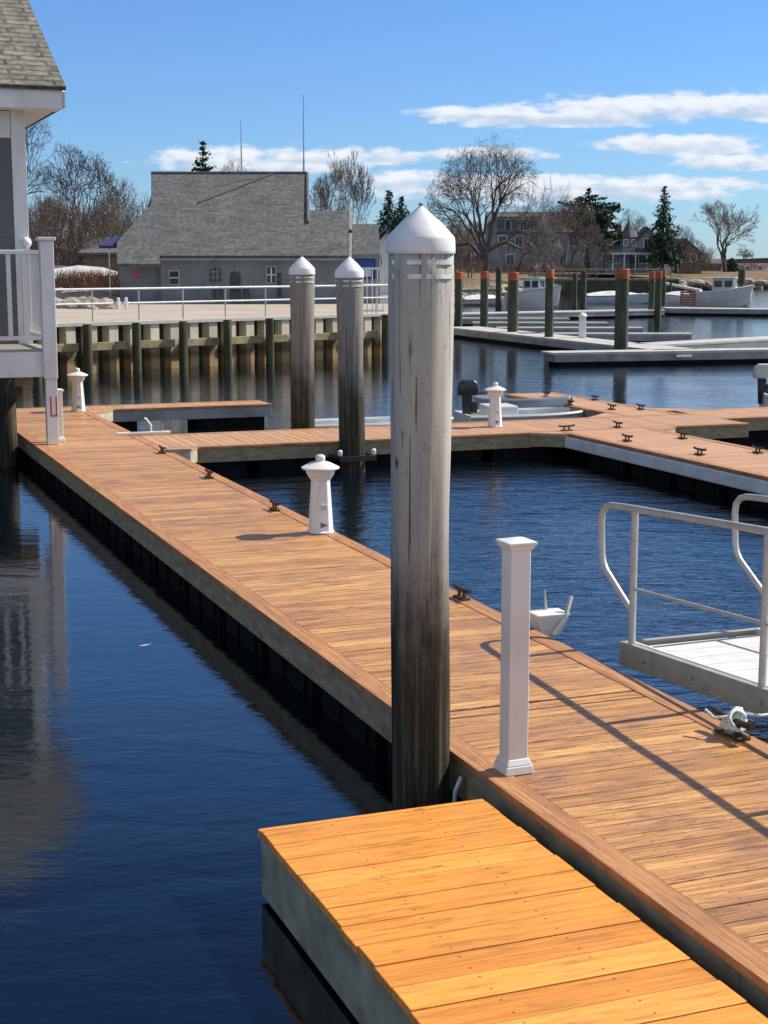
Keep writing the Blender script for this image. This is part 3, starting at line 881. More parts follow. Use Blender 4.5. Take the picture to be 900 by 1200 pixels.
p = gnd(376, 624, DZ); p1 = pedestal('nearest lighthouse shaped white pedestal, casting a shadow across the boardwalk', p.x, p.y)
p = gnd(92, 482, DZ); p1b = dup(p1, 'lighthouse shaped white pedestal at the far left end of the boardwalk, before the timber bulkhead', (p.x, p.y, DZ + .004))
p = gnd(580, 500, DZ); dup(p1, 'lighthouse shaped white pedestal on the crossing dock in front of the black outboard', (p.x, p.y, DZ + .004), scale=0.93)

# white wedge on the dock edge behind the sleeve post
p = gnd(640, 737, DZ)
t = thing('corner_bumper', 'small white plastic wedge with grey strap ends at the boardwalk edge behind the white post', 'bumper', (p.x + 0.04, p.y + 0.05, DZ - 0.06), ANG)
MB().box((0, 0.05, 0.08), (0.15, 0.10, 0.17), top=(0.27, 0.2)).build('wedge', MT['white'], t, bevel=0.012)
MB().tube([(-0.02, -0.06, 0.02), (0.10, -0.04, 0.15), (0.17, 0.02, 0.27)], 0.017, 8).build('strap', MT['alu'], t)
MB().tube([(0.02, 0.12, 0.15), (0.01, 0.13, 0.31)], 0.013, 8, r1=0.006).build('strap', MT['alu'], t)

# ladder rails on the crossing corner, left
p = gnd(168, 510, DZ)
t = thing('dock_ladder', 'low white ladder rail lying at the boardwalk corner behind the first cleat', 'ladder', (p.x, p.y, DZ + 0.01), ANG)
MB().bb(-0.42, 0.42, -0.03, 0.03, 0, 0.045).build('rail', MT['white'], t, bevel=0.01)
MB().tube([(0.12, 0, 0.04), (0.12, 0, 0.14), (0.05, 0, 0.24), (0.02, 0, 0.25)], 0.017, 8).build('handle', MT['white'], t)
MB().tube([(0.3, 0, 0.02), (0.3, 0, 0.16)], 0.013, 8).build('stile', MT['galv'], t)

# ------------------------------------------------------------------ gangway on the right
g0 = Vector((1.64, 10.43, 0))
gw = thing('gangway', 'grey aluminium gangway with looped handrails and pale treads at the right edge', 'gangway', (g0.x, g0.y, 0), ANG - math.pi)
# local y: towards the camera up the ramp; local x: away from the dock is negative here
GL, GW_, rise = 5.2, 1.16, 0.062
def G(x, y, z): return (-x, y, 0.405 + z + y * rise)
def gbox(m, x0, x1, y0, y1, z0, z1):
    pts = [G(x, y, z) for z in (z0, z1) for (x, y) in ((x0, y0), (x1, y0), (x1, y1), (x0, y1))]
    return m.add(pts, [(0, 1, 2, 3), (4, 7, 6, 5), (0, 4, 5, 1), (1, 5, 6, 2), (2, 6, 7, 3), (3, 7, 4, 0)])
for x in (0.0, GW_ - 0.05):
    gbox(MB(), x, x + 0.05, 0.052, GL, -0.155, 0.012).build('side_channel', MT['alu_frame'], gw, bevel=0.004)
gbox(MB(), 0, GW_, 0, 0.05, -0.155, 0.010).build('end_channel', MT['alu_frame'], gw, bevel=0.004)
for x in (0.05, GW_ - 0.075):
    gbox(MB(), x, x + 0.025, 0.053, GL, -0.03, 0.018).build('toe_lip', MT['alu_deck'], gw, bevel=0.003)
m = MB(); y = 0.10
while y < GL:
    gbox(m, 0.08, GW_ - 0.08, y, y + 0.235, -0.05, -0.02); y += 0.245
m.build('tread_deck', MT['alu_deck'], gw, bevel=0.003)
for x in (0.025, GW_ - 0.025):
    H = 0.955
    rail = [G(x, y, H) for y in (GL, 3.0, 1.0, 0.10)] 
    # rounded loop that runs out beyond the end and back down to the first post
    loop = [(-0.05, H), (-0.20, H - 0.004), (-0.275, H - 0.022), (-0.322, H - 0.065), (-0.335, H - 0.13), (-0.315, H - 0.36), (-0.295, H - 0.42), (-0.25, H - 0.475), (-0.10, H - 0.575), (0.06, H - 0.68), (0.115, H - 0.715)]
    pts_ = rail + [G(x, y, z) for y, z in loop]
    MB().tube(pts_, 0.024, 10).build('handrail', MT['alu'], gw, smooth='all')
    MB().tube([G(x, 0.14, 0.40), G(x, GL, 0.40)], 0.013, 8).build('mid_rail', MT['alu'], gw, smooth=True)
    for y in (0.13, 1.66, 3.2, 4.7):
        MB().tube([G(x, y, 0.0), G(x, y, H - 0.015)], 0.025, 10).build('rail_post', MT['alu'], gw, smooth=True)

# ------------------------------------------------------------------ the house at the left edge
Hc = Vector((-5.38, 23.59, 0))
hs = thing('boathouse', 'grey clapboard building with a white balcony and shingled roof at the left edge', 'building', (Hc.x, Hc.y, 0), ANG)
# local: x right, y back; building spans x -9..0, y 0..9
EZ = 5.28
wl = MB().bb(-9, -0.2, 0.0, 17, 1.55, EZ - 0.02)
wl.build('wall', MT['clap_near'], hs)
MB().bb(-0.2, 0.012, -0.014, 0.2, 1.55, EZ - 0.02).build('corner_board', MT['white'], hs, bevel=0.005)
MB().bb(-0.198, 0.0, 0.21, 16.998, 1.55, EZ - 0.025).build('wall', MT['clap_near'], hs)
MB().bb(-8.9, -0.21, -0.02, -0.003, EZ - 0.42, EZ - 0.03).build('frieze_board', MT['white'], hs)
MB().bb(-9.4, 0.48, -0.48, -0.002, EZ - 0.019, EZ + 0.0).build('soffit', MT['white'], hs)
MB().bb(0.03, 0.44, 0.0, 17.4, EZ - 0.018, EZ + 0.0).build('soffit', MT['white'], hs)
MB().bb(-9.4, 0.50, -0.53, -0.482, EZ - 0.03, EZ + 0.30).build('fascia', MT['white'], hs, bevel=0.01)
pit = math.tan(R(27))
rz0 = EZ + 0.29
def roofpt(x, y, dz=0): return (x, y, rz0 + (y + 0.6) * pit + dz)
rf = MB().slab([roofpt(-9.5, -0.6), roofpt(0.54, -0.6), roofpt(0.54, 8.5), roofpt(-9.5, 8.5)], 0.06)
ry = rz0 + 9.1 * pit
rf.slab([(-9.5, 8.502, ry - 0.001), (0.54, 8.502, ry - 0.001), (0.54, 17.6, rz0), (-9.5, 17.6, rz0)], 0.06)
rfo = rf.build('roof', MT['roof_near'], hs)
set_uv(rfo, lambda c, n: (c.x, (c.y + 0.6) / math.cos(R(27))))
MB().slab([(0.50, -0.53, EZ), (0.50, 17.5, EZ), (0.50, 8.5, ry - 0.15)], -0.03).build('gable', MT['clap_near'], hs)
rk = MB()
for (y0, z0, y1, z1) in ((-0.53, rz0 - 0.11, 8.5, ry - 0.18),):
    rk.add([(0.505, y0, z0 - 0.17), (0.505, y1, z1 - 0.05), (0.505, y1, z1 + 0.1), (0.505, y0, z0 + 0.04), (0.535, y0, z0 - 0.17), (0.535, y1, z1 - 0.05), (0.535, y1, z1 + 0.1), (0.535, y0, z0 + 0.04)],
           [(0, 3, 2, 1), (4, 5, 6, 7), (0, 1, 5, 4), (1, 2, 6, 5), (2, 3, 7, 6), (3, 0, 4, 7)])
rk.build('rake_board', MT['white'], hs)
# underside beams
MB().bb(-9, 0.0, 0.02, 0.3, 1.15, 1.545).build('sill_beam', MT['fascia'], hs)
# a window on the front wall, mostly beyond the frame
wf = MB().bb(-3.4, -2.0, -0.05, -0.004, 2.9, 4.4).build('window', MT['white'], hs, bevel=0.005)
MB().bb(-3.3, -2.74, -0.062, -0.051, 3.0, 4.3).build('pane', MT['glass'], wf)
MB().bb(-2.66, -2.1, -0.062, -0.051, 3.0, 4.3).build('pane', MT['glass'], wf)
# balcony
BY = -1.47
bfl = 1.80
MB().bb(-9, 0.06, BY - 0.02, -0.025, bfl - 0.04, bfl).build('balcony_floor', MT['alu_frame'], hs)
MB().bb(-9, 0.09, BY - 0.07, BY - 0.022, 1.40, 1.76).build('balcony_beam', MT['white'], hs, bevel=0.006)
MB().bb(0.062, 0.11, BY - 0.02, -0.03, 1.40, 1.76).build('balcony_beam', MT['white'], hs, bevel=0.006)
pw = 0.095
def bpost(x):
    MB().bb(x - pw, x + pw, BY - pw - 0.08, BY + pw - 0.08, 1.38, 3.33).bb(x - pw - .03, x + pw + .03, BY - pw - 0.11, BY + pw - 0.05, 3.332, 3.38).build('balcony_post', MT['white'], hs, bevel=0.008)
for x in (0.02, -2.6, -5.2): bpost(x)
MB().bb(-8.5, -0.078, BY - 0.13, BY - 0.03, 3.14, 3.20).build('top_rail', MT['white'], hs, bevel=0.008)
MB().bb(-8.5, -0.078, BY - 0.12, BY - 0.04, 1.93, 1.99).build('bottom_rail', MT['white'], hs, bevel=0.008)
k = 0
for i in range(40):
    x = -0.30 - i * 0.215
    if min(abs(x - q) for q in (-2.6, -5.2)) < 0.12: continue
    MB().bb(x - 0.03, x + 0.03, BY - 0.11, BY - 0.05, 1.992, 3.138).build('baluster', MT['white'], hs)
# side rail back to the wall
MB().bb(-0.02, 0.06, BY + 0.02, -0.02, 3.14, 3.20).build('top_rail', MT['white'], hs, bevel=0.008)
MB().bb(-0.02, 0.06, BY + 0.02, -0.02, 1.93, 1.99).build('bottom_rail', MT['white'], hs, bevel=0.008)
for i in range(5):
    y = BY + 0.28 + i * 0.24
    MB().bb(-0.01, 0.05, y, y + 0.06, 1.992, 3.138).build('baluster', MT['white'], hs)
# lamp globe on the wall corner behind the rail
MB().lathe([(0.02, 0), (0.065, 0.03), (0.08, 0.08), (0.065, 0.13), (0.02, 0.16)], 16, (-0.05, -0.14, 3.24)).build('wall_lamp', MT['white'], hs, smooth='all')
# lower post that carries the balcony corner, with red lettering
lp = MB().bb(-0.055, 0.105, BY - 0.14, BY + 0.02, DZ + 0.005, 1.378).build('balcony_leg', MT['white'], hs, bevel=0.006)
u = MB(); yf = BY - 0.1455
u.bb(-0.005, 0.015, yf - 0.004, yf + 0.003, 0.83, 1.12).bb(0.075, 0.095, yf - 0.004, yf + 0.003, 0.83, 1.12).bb(0.016, 0.074, yf - 0.004, yf + 0.003, 0.83, 0.85)
u.build('red_lettering', MT['red'], lp)
for i, (x, y) in enumerate(((-0.38, -0.5), (-3.2, -0.5), (-5.8, -0.5), (-0.6, 4), (-3.2, 4))):
    m = MB().lathe([(0.17, -1), (0.17, 0.4), (0.16, 1.39 if y < 0 else 1.14)], 20, (x - 0.12, y, 0), jit=0.02)
    m.build('support_pile', MT['pile_mid'], hs, smooth='all')
# cross beam under the house floor
MB().bb(-8.8, -0.3, -0.62, -0.38, 1.41, 1.54).build('under_beam', MT['fascia'], hs)
pq = W(*(Vector((Hc.x, Hc.y)).dot(Vector((CA, SA))) + 0.14, Vector((Hc.x, Hc.y)).dot(Vector((-SA, CA))) + BY + 0.22))
sleeve_post('white capped post close behind the balcony leg', pq.x + 0.02, pq.y, 0.78, 0.12)

# ------------------------------------------------------------------ timber and sheet bulkhead
bk0, bk1 = Vector((-22, 29.8, 0)), Vector((-0.1, 50.9, 0))
bd = (bk1 - bk0).normalized(); bang = math.atan2(bd.y, bd.x); BL = (bk1 - bk0).length
bh = thing('bulkhead_wall', 'corrugated sheet bulkhead with green fender piles and pale cap below the white railing', 'sea wall', (bk0.x, bk0.y, 0), bang)
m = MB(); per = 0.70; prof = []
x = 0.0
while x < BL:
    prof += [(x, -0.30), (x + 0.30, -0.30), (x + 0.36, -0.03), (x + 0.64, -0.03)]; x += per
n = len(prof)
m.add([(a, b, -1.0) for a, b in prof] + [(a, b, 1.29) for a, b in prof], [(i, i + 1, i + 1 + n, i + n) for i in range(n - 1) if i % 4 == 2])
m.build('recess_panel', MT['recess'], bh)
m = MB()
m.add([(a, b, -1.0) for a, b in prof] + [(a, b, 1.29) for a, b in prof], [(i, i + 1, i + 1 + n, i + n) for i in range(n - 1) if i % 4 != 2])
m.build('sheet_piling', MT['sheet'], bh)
MB().bb(0, BL + 0.45, -0.35, 0.1, 1.292, 1.40).build('cap_beam', MT['cap'], bh, bevel=0.01)
x = 0.85; piles_x = []
while x < BL: piles_x.append(x); x += 1.62
for i, x in enumerate(piles_x):
    MB().lathe([(0.125, -1.0), (0.13, 0.2), (0.12, 1.36)], 14, (x, -0.62, 0), jit=0.02).build('fender_pile', MT['pile_dark'], bh, smooth=True)
    if i < len(piles_x) - 1:
        MB().bb(x + 0.17, x + 1.45, -0.46, -0.305, 0.62, 0.84).build('wale', MT['timber_wet'], bh, bevel=0.01)
MB().bb(BL - 0.1, BL + 0.15, -0.3, 9, -0.8, 1.29).build('return_wall', MT['sheet'], bh)
# railing on the bulkhead
rl = thing('quay_railing', 'white two rail metal railing along the quay above the bulkhead', 'railing', (bk0.x, bk0.y, 1.40), bang)
for z, r in ((0.90, 0.032), (0.50, 0.028)):
    MB().tube([(0, -0.25, z), (BL + 0.1, -0.25, z)], r, 8).build('rail', MT['white'], rl, smooth=True)
x = 0.5
while x < BL + 0.2:
    MB().tube([(x, -0.25, 0), (x, -0.25, 0.88)], 0.022, 8).build('post', MT['alu'], rl, smooth=True)
    x += 1.55
# white cross brackets clipped on the lower rail
bx = (at(143, 360, 43.5) - bk0); bxl = bx.x * math.cos(bang) + bx.y * math.sin(bang)
for dx in (-0.12, 0.14):
    MB().box((bxl + dx, -0.29, 0.50), (0.17, 0.05, 0.10)).box((bxl + dx, -0.293, 0.50), (0.08, 0.06, 0.32)).build('cross_bracket', MT['white'], rl, bevel=0.01)
# stair rail at the right corner
sr = thing('stair_railing', 'short white balustrade stair at the right end of the quay', 'railing', (at(430, 360, 51.5).x, 51.5, 1.30), 0)
for z in (0.12, 0.98, 1.5):
    MB().bb(-0.2, 0.55, -0.03, 0.03, z, z + 0.07).build('rail', MT['white'], sr)
for i in range(5):
    MB().bb(-0.19 + i * 0.175, -0.15 + i * 0.175, -0.02, 0.02, 0.0, 1.499).build('baluster', MT['white'], sr)

# ------------------------------------------------------------------ the shop building on the quay
YS = 66.0
sh = thing('shop_building', 'low grey building with a large shingled roof and arched windows on the quay', 'building', (0, 0, 0))
def sx(px, Y=YS): return (px - 450) * Y / 1822
zE = at(300, 299, YS).z; zB = 1.30
xl, xm, xr, xr2 = sx(137), sx(187), sx(412), sx(445)
MB().bb(xm, xr2, YS + 0.3, YS + 7, zB, zE + 0.05).build('wall', MT['siding_grey'], sh)
MB().bb(xl + 0.1, xm - 0.003, YS + 0.5, YS + 6, zB, zE - 0.30).build('wall', MT['siding_grey'], sh)
# roof planes: one long slope seen from the quay, ridge at the back
sl = math.tan(R(30))
def onroof(px, py, y0=YS, z0=None):
    """point of the roof plane seen in direction px, py"""
    a, b = dirpx(px, py)
    z0 = zE if z0 is None else z0
    # EYE + b*Y = z0 + (Y - y0)*sl
    Y = (z0 - sl * y0 - EYE) / (b - sl)
    return Vector((a * Y, Y, EYE + b * Y))
outl = [(137, 309), (187, 309), (187, 299.5), (412, 299.5), (412, 247), (362, 246), (360, 203), (177, 203), (177, 240), (137, 283)]
P = [onroof(*q) for q in outl]
P[0].x = P[9].x = sx(137)
# main roof body split in convex slabs
main_ = [onroof(187, 299.5), onroof(362, 299.5), onroof(360, 203), onroof(177, 203), onroof(177, 240)]
ws = [onroof(137, 309), onroof(187, 309), onroof(187, 299.5), onroof(177, 240), onroof(137, 283)]
rr_ = [onroof(362, 299.5), onroof(412, 299.5), onroof(410, 247), onroof(361, 246)]
rr2 = [p + Vector((0, 0.6, 0)) for p in [onroof(412.5, 300), onroof(446, 300), onroof(443, 262), onroof(412.5, 262)]]
zpeak = main_[2].z; ypeak = main_[2].y
roof = MB().slab(main_, 0.12).slab(ws, 0.12).slab(rr_, 0.12).slab(rr2, 0.12)
# back slopes close the body
def back(a, b, y1, z1):
    roof.slab([a + Vector((0, 0.01, -0.01)), b + Vector((0, 0.01, -0.01)), Vector((b.x, y1, z1)), Vector((a.x, y1, z1))], 0.1)
back(main_[3], main_[2], ypeak + 5, zE)
back(rr_[3], rr_[2], ypeak + 2, zE)
back(rr2[3], rr2[2], ypeak + 1, zE)
ro = roof.build('roof', MT['roof_far'], sh)
set_uv(ro, lambda c, n: (c.x, (c.y - YS) / math.cos(R(30))))
# gable ends
def gable(x, ys, yp, zp, yb, name='gable'):
    MB().slab([(x, ys, zE - 0.15), (x, yp, zp - 0.16), (x, yb, zE - 0.15)], 0.08).build(name, MT['siding_grey'], sh)
gable(main_[2].x - 0.1, YS + 0.4, ypeak, zpeak, ypeak + 5)
gable(main_[3].x + 0.2, YS + 0.4, ypeak, zpeak, ypeak + 5)
gable(xr - 0.1, YS + 0.4, rr_[2].y, rr_[2].z, ypeak + 2)
# ridge caps and the valley flashing
MB().tube([main_[3] + Vector((0, 0, 0.02)), main_[2] + Vector((0, 0, 0.02))], 0.07, 6).build('ridge_cap', MT['far_roof'], sh)
MB().tube([onroof(233, 238) + Vector((0, 0, 0.03)), onroof(323, 203) + Vector((0, 0, 0.03))], 0.06, 6).build('valley_flashing', MT['far_roof'], sh)
MB().tube([onroof(360, 203) + Vector((0, 0, 0.0)), onroof(361, 262) + Vector((0, 0, 0.05))], 0.07, 6).build('rake_trim', MT['far_roof'], sh)
MB().tube([onroof(187.5, 301) + Vector((0, -.05, -0.12)), onroof(411, 301) + Vector((0, -.05, -0.12))], 0.06, 6).build('gutter', MT['siding_grey'], sh)
yw = YS + 0.3
def shwin(px, py0, py1, w, arched=False, light=False, name='window', grid=(2, 3), glass='glass', frame='white', yy=None):
    yy = yw if yy is None else yy
    x = px and (px - 450) * yy / 1822
    z1 = at(px, py0, yy).z; z0 = at(px, py1, yy).z
    wm = w * yy / 1822
    h = z1 - z0
    pts2 = [(-wm / 2, z0), (wm / 2, z0)]
    if arched:
        for i in range(9):
            a = math.pi * i / 8
            pts2.append((wm / 2 * math.cos(a), z1 - wm * 0.35 + wm * 0.35 * math.sin(a)))
    else: pts2 += [(wm / 2, z1), (-wm / 2, z1)]
    def poly(sc, y):
        cx, cz = 0, (z0 + z1) / 2
        return [(x + a * sc, y, cz + (b - cz) * (1 - (1 - sc) * wm / h)) for a, b in pts2]
    fr = MB().slab(poly(1.0, yy - 0.004)[::-1], -0.05)
    f = fr.build(name, MT[frame], sh)
    MB().slab(poly(0.86, yy - 0.058)[::-1], -0.012).build('pane', MT[glass], f)
    if grid:
        g2 = MB()
        for i in range(1, grid[0]): g2.bb(x - wm / 2 + wm * i / grid[0] - 0.025, x - wm / 2 + wm * i / grid[0] + 0.025, yy - 0.095, yy - 0.073, z0 + .05, z1 - .06)
        for i in range(1, grid[1]): g2.bb(x - wm / 2 + .04, x + wm / 2 - .04, yy - 0.098, yy - 0.0735, z0 + h * i / grid[1] - 0.02, z0 + h * i / grid[1] + 0.02)
        g2.build('muntins', MT[frame], f)
    return f
shwin(204, 317, 334, 12, grid=(1, 2))
shwin(252.5, 312, 331, 15, arched=True, grid=(3, 3), frame='far_siding')
shwin(275.5, 317, 356, 14, arched=True, name='door', grid=None, frame='siding_grey')
shwin(318, 312, 332, 12, grid=(2, 2))
shwin(327, 320, 352, 4.5, name='door', grid=None, frame='glass')
shwin(255, 338, 355, 14, grid=(2, 1), frame='siding_grey')
shwin(288, 338, 355, 8, grid=None, frame='siding_grey')
fb = shwin(428, 303, 327, 24, name='window', grid=None, glass='glass_blue', frame='blue_cloth')
xs_ = (432 - 450) * yw / 1822
MB().bb(xs_ - 0.22, xs_ + 0.10, yw - 0.085, yw - 0.072, at(1, 324, yw).z, at(1, 316, yw).z).build('pane_print', MT['boat_blue'], fb)
# closed left bay with the red sign marks
dz0, dz1 = at(150, 352, YS).z, at(150, 311, YS).z
db = MB().bb(sx(153) - 0.55, sx(153) + 1.0, YS + 0.46, YS + 0.497, zB, dz1 - 0.03).build('sliding_door', MT['siding_grey'], sh)
r_ = MB(); cx_, cz_ = sx(157), at(157, 322, YS).z
for (a, b, w_, h_) in ((-0.11, 0.0, 0.045, 0.36), (-0.04, 0.14, 0.12, 0.05), (-0.04, 0.0, 0.12, 0.05), (0.03, 0.07, 0.045, 0.16), (0.0, -0.10, 0.05, 0.14), (0.12, 0.0, 0.045, 0.34), (0.18, 0.13, 0.09, 0.05)):
    r_.box((cx_ + a, YS + 0.452, cz_ + b), (w_, 0.012, h_))
r_.build('red_sign', MT['red'], db)
for (px, yt, yb, r, lab, yd) in ((283, 140, 203, 0.025, 'thin short aerial rising behind the shop roof', 74), (356.5, 111, 262, 0.035, 'tall thin aerial mast at the right end of the shop ridge', 73)):
    pb = at(px, yb, yd); pt = at(px - 1, yt, yd)
    a = thing('aerial_mast', lab, 'aerial', (pb.x, pb.y, pb.z - 0.5))
    MB().tube([(0, 0, 0), (0, 0, (pt.z - pb.z) * 0.5 + 0.5)], r * 1.3, 6).build('lower_mast', MT['galv'], a)
    MB().tube([(0, 0, (pt.z - pb.z) * 0.5 + 0.5), (pt.x - pb.x, 0, pt.z - pb.z + 0.5)], r, 6, r1=r * 0.5).build('whip', MT['galv'], a)
fp = at(410.5, 300, 62); ft = at(411, 238, 62)
a = thing('flag_pole', 'short pale pole in front of the low end of the shop roof', 'pole', (fp.x, 62, 1.31))
MB().tube([(0, 0, 0), (0, 0, ft.z - 1.31)], 0.05, 8, r1=0.035).build('pole', MT['alu_deck'], a, smooth=True)
MB().box((0, -0.06, ft.z - 1.31 - 1.1), (0.16, 0.1, 0.12)).build('bracket', MT['black'], a)

# things left of the shop: boat under wrap, navy awning, rocks
bp = at(95, 345, 72)
def hull(m, L, Bm, H, sheer=0.25, n=12, deckz=None, tilt=0.0, full=0.55):
    """closed hull: bow to +x"""
    rows_ = []
    for i in range(n + 1):
        u_ = i / n
        hb = Bm / 2 * (1 - max(0, (u_ - full) / (1 - full)) ** 2.2) * (0.86 + 0.14 * min(1, u_ * 3))
        hb = max(hb, 0.02)
        zt_ = H + sheer * u_ ** 2
        x_ = -L / 2 + L * u_
        kz = -0.12 + 0.25 * max(0, (u_ - 0.8) / 0.2) ** 2
        rows_.append([(x_ - (0.10 if i == n else 0) * L * 0, 0, kz), (x_, hb * 0.72, kz + 0.10), (x_, hb * 0.93, kz + (zt_ - kz) * 0.5), (x_ + 0.04 * u_ * L, hb, zt_), (x_ + 0.04 * u_ * L, -hb, zt_), (x_, -hb * 0.93, kz + (zt_ - kz) * 0.5), (x_, -hb * 0.72, kz + 0.10)])
    k = len(m.v)
    for r in rows_: m.v += r
    for i in range(n):
        for j in range(7):
            m.f.append((k + i * 7 + j, k + i * 7 + (j + 1) % 7, k + (i + 1) * 7 + (j + 1) % 7, k + (i + 1) * 7 + j))
    m.f.append(tuple(k + j for j in range(7))); m.f.append(tuple(k + n * 7 + j for j in range(7))[::-1])
    return rows_
wb = thing('wrapped_boat', 'boat stored under pale shrink wrap on the bank left of the shop', 'boat', (sx(92, 78), 78, 1.7), 0.1)
m = MB(); hull(m, 4.0, 1.4, 0.55, 0.2); m.build('hull', MT['buff'], wb)
m = MB()
prof = [(-2.0, .55, .45), (-1.4, .62, .75), (0, .66, .95), (1.2, .5, .85), (1.95, .06, .62)]
k = 0
for x_, hb, zz in prof: m.v += [(x_, -hb, .5), (x_, -hb * .6, (zz + .5) / 2 + .15), (x_, 0, zz + .25), (x_, hb * .6, (zz + .5) / 2 + .15), (x_, hb, .5)]
for i in range(4):
    for j in range(4): m.f.append((i * 5 + j, i * 5 + j + 1, (i + 1) * 5 + j + 1, (i + 1) * 5 + j))
m.f += [(0, 4, 3, 2, 1), (20, 21, 22, 23, 24)]
m.build('shrink_wrap', MT['wrap'], wb)
for x_ in (-1.2, 1.1): MB().bb(x_ - 0.1, x_ + 0.1, -0.5, 0.5, -0.45, -0.02).build('cradle', MT['timber_wet'], wb)
sd_ = thing('small_shed', 'small buff shed at the left edge of the quay behind the railing', 'shed', (sx(58, 80), 80, 1.28))
MB().bb(-0.9, 0.6, 0, 1.5, 0, 1.25).build('wall', MT['buff'], sd_)
MB().slab([(-1.0, -0.1, 1.25), (0.7, -0.1, 1.25), (0.7, 0.8, 1.6), (-1.0, 0.8, 1.6)], 0.05).slab([(-1.0, 0.801, 1.6), (0.7, 0.801, 1.6), (0.7, 1.6, 1.25), (-1.0, 1.6, 1.25)], 0.05).build('roof', MT['far_roof'], sd_)
MB().bb(-0.2, 0.3, -0.03, -0.003, 0.05, 1.0).build('door', MT['timber_wet'], sd_)
aw = thing('awning', 'navy blue awning on a thin white pole at the left end of the shop', 'awning', (sx(131, 68), 68, 1.31))
zt_ = at(131, 276, 68).z - 1.31; zb_ = at(131, 288, 68).z - 1.31
MB().slab([(-0.42, -0.6, zb_), (0.35, -0.6, zb_), (0.35, 0.6, zt_), (0.0, 0.6, zt_)], 0.03).build('canopy', MT['blue_cloth'], aw)
MB().bb(-0.42, 0.35, -0.63, -0.60, zb_ - 0.12, zb_).build('valance', MT['blue_cloth'], aw)
MB().tube([(0.0, -0.5, 0), (0.0, -0.5, zb_)], 0.03, 6).build('pole', MT['white'], aw)
# loose rocks of the bank: countless, one object
m = MB()
rnd = random.Random(3)
def rock(m, c, s):
    bm = bmesh.new(); bmesh.ops.create_icosphere(bm, subdivisions=1, radius=1)
    sc = Vector((s * rnd.uniform(.8, 1.5), s * rnd.uniform(.7, 1.2), s * rnd.uniform(.45, .8)))
    off = rnd.uniform(0, 50)
    vs2 = [(c[0] + v.co.x * sc.x * (1 + .35 * noise.noise(v.co * 1.3 + Vector((off, 0, 0)))), c[1] + v.co.y * sc.y, c[2] + v.co.z * sc.z * (1 + .35 * noise.noise(v.co * 1.7 + Vector((0, off, 0))))) for v in bm.verts]
    m.add(vs2, [tuple(v.index for v in f.verts) for f in bm.faces]); bm.free()
for i in range(130):
    yy = rnd.uniform(58, 76)
    rock(m, (sx(rnd.uniform(40, 132), yy), yy, 1.3 + 0.25 * (yy - 58) / 18), rnd.uniform(.15, .5))
tag(m.build('rocks', MT['rock']), 'pale rocks piled on the bank left of the shop', 'rocks', kind='stuff')
m = MB()
for i in range(420):
    k = rnd.random() ** 1.0
    if i < 300:
        j = rnd.randrange(3, nS - 2); a = shore[j]; b = shore[j + 1]; 
        x_ = a[0] + (b[0] - a[0]) * k; y_ = a[1] + (b[1] - a[1]) * k
        rock(m, (x_ + rnd.uniform(-.5, .5), y_ + rnd.uniform(-.2, 1.6), rnd.uniform(0, .9)), rnd.uniform(.25, .8))
    else:
        j = rnd.randrange(0, 4); a = shore[j]; b = shore[j + 1]
        x_ = a[0] + (b[0] - a[0]) * k; y_ = a[1] + (b[1] - a[1]) * k
        rock(m, (x_ + rnd.uniform(-.3, .6), y_, rnd.uniform(0, .8)), rnd.uniform(.2, .55))
tag(m.build('shore_rocks', MT['rock']), 'rocks lining the waterline of the far shore', 'rocks', kind='stuff')

# brush: countless thin stems, one object per bed
def brush(name, label, pts_, h, n, mat, spread=1.0):
    m = MB()
    for i in range(n):
        c = rnd.choice(pts_); x_, y_, z_ = c[0] + rnd.gauss(0, spread), c[1] + rnd.gauss(0, spread * 1.2), c[2]
        hh = h * rnd.uniform(.4, 1.1)
        dx, dy = rnd.gauss(0, .35) * hh, rnd.gauss(0, .35) * hh
        w_ = rnd.uniform(.012, .03)
        m.tube([(x_, y_, z_), (x_ + dx * .5, y_ + dy * .5, z_ + hh * .6), (x_ + dx, y_ + dy, z_ + hh)], w_, 3, r1=w_ * .3, caps=False)
    return tag(m.build(name, MT[mat]), label, 'brush', kind='stuff')
brush('dry_brush', 'red brown dry brush on the bank left of the shop', [(sx(px, 77), 77, 1.5) for px in range(60, 136, 6)], 1.1, 1500, 'brush', 0.8)

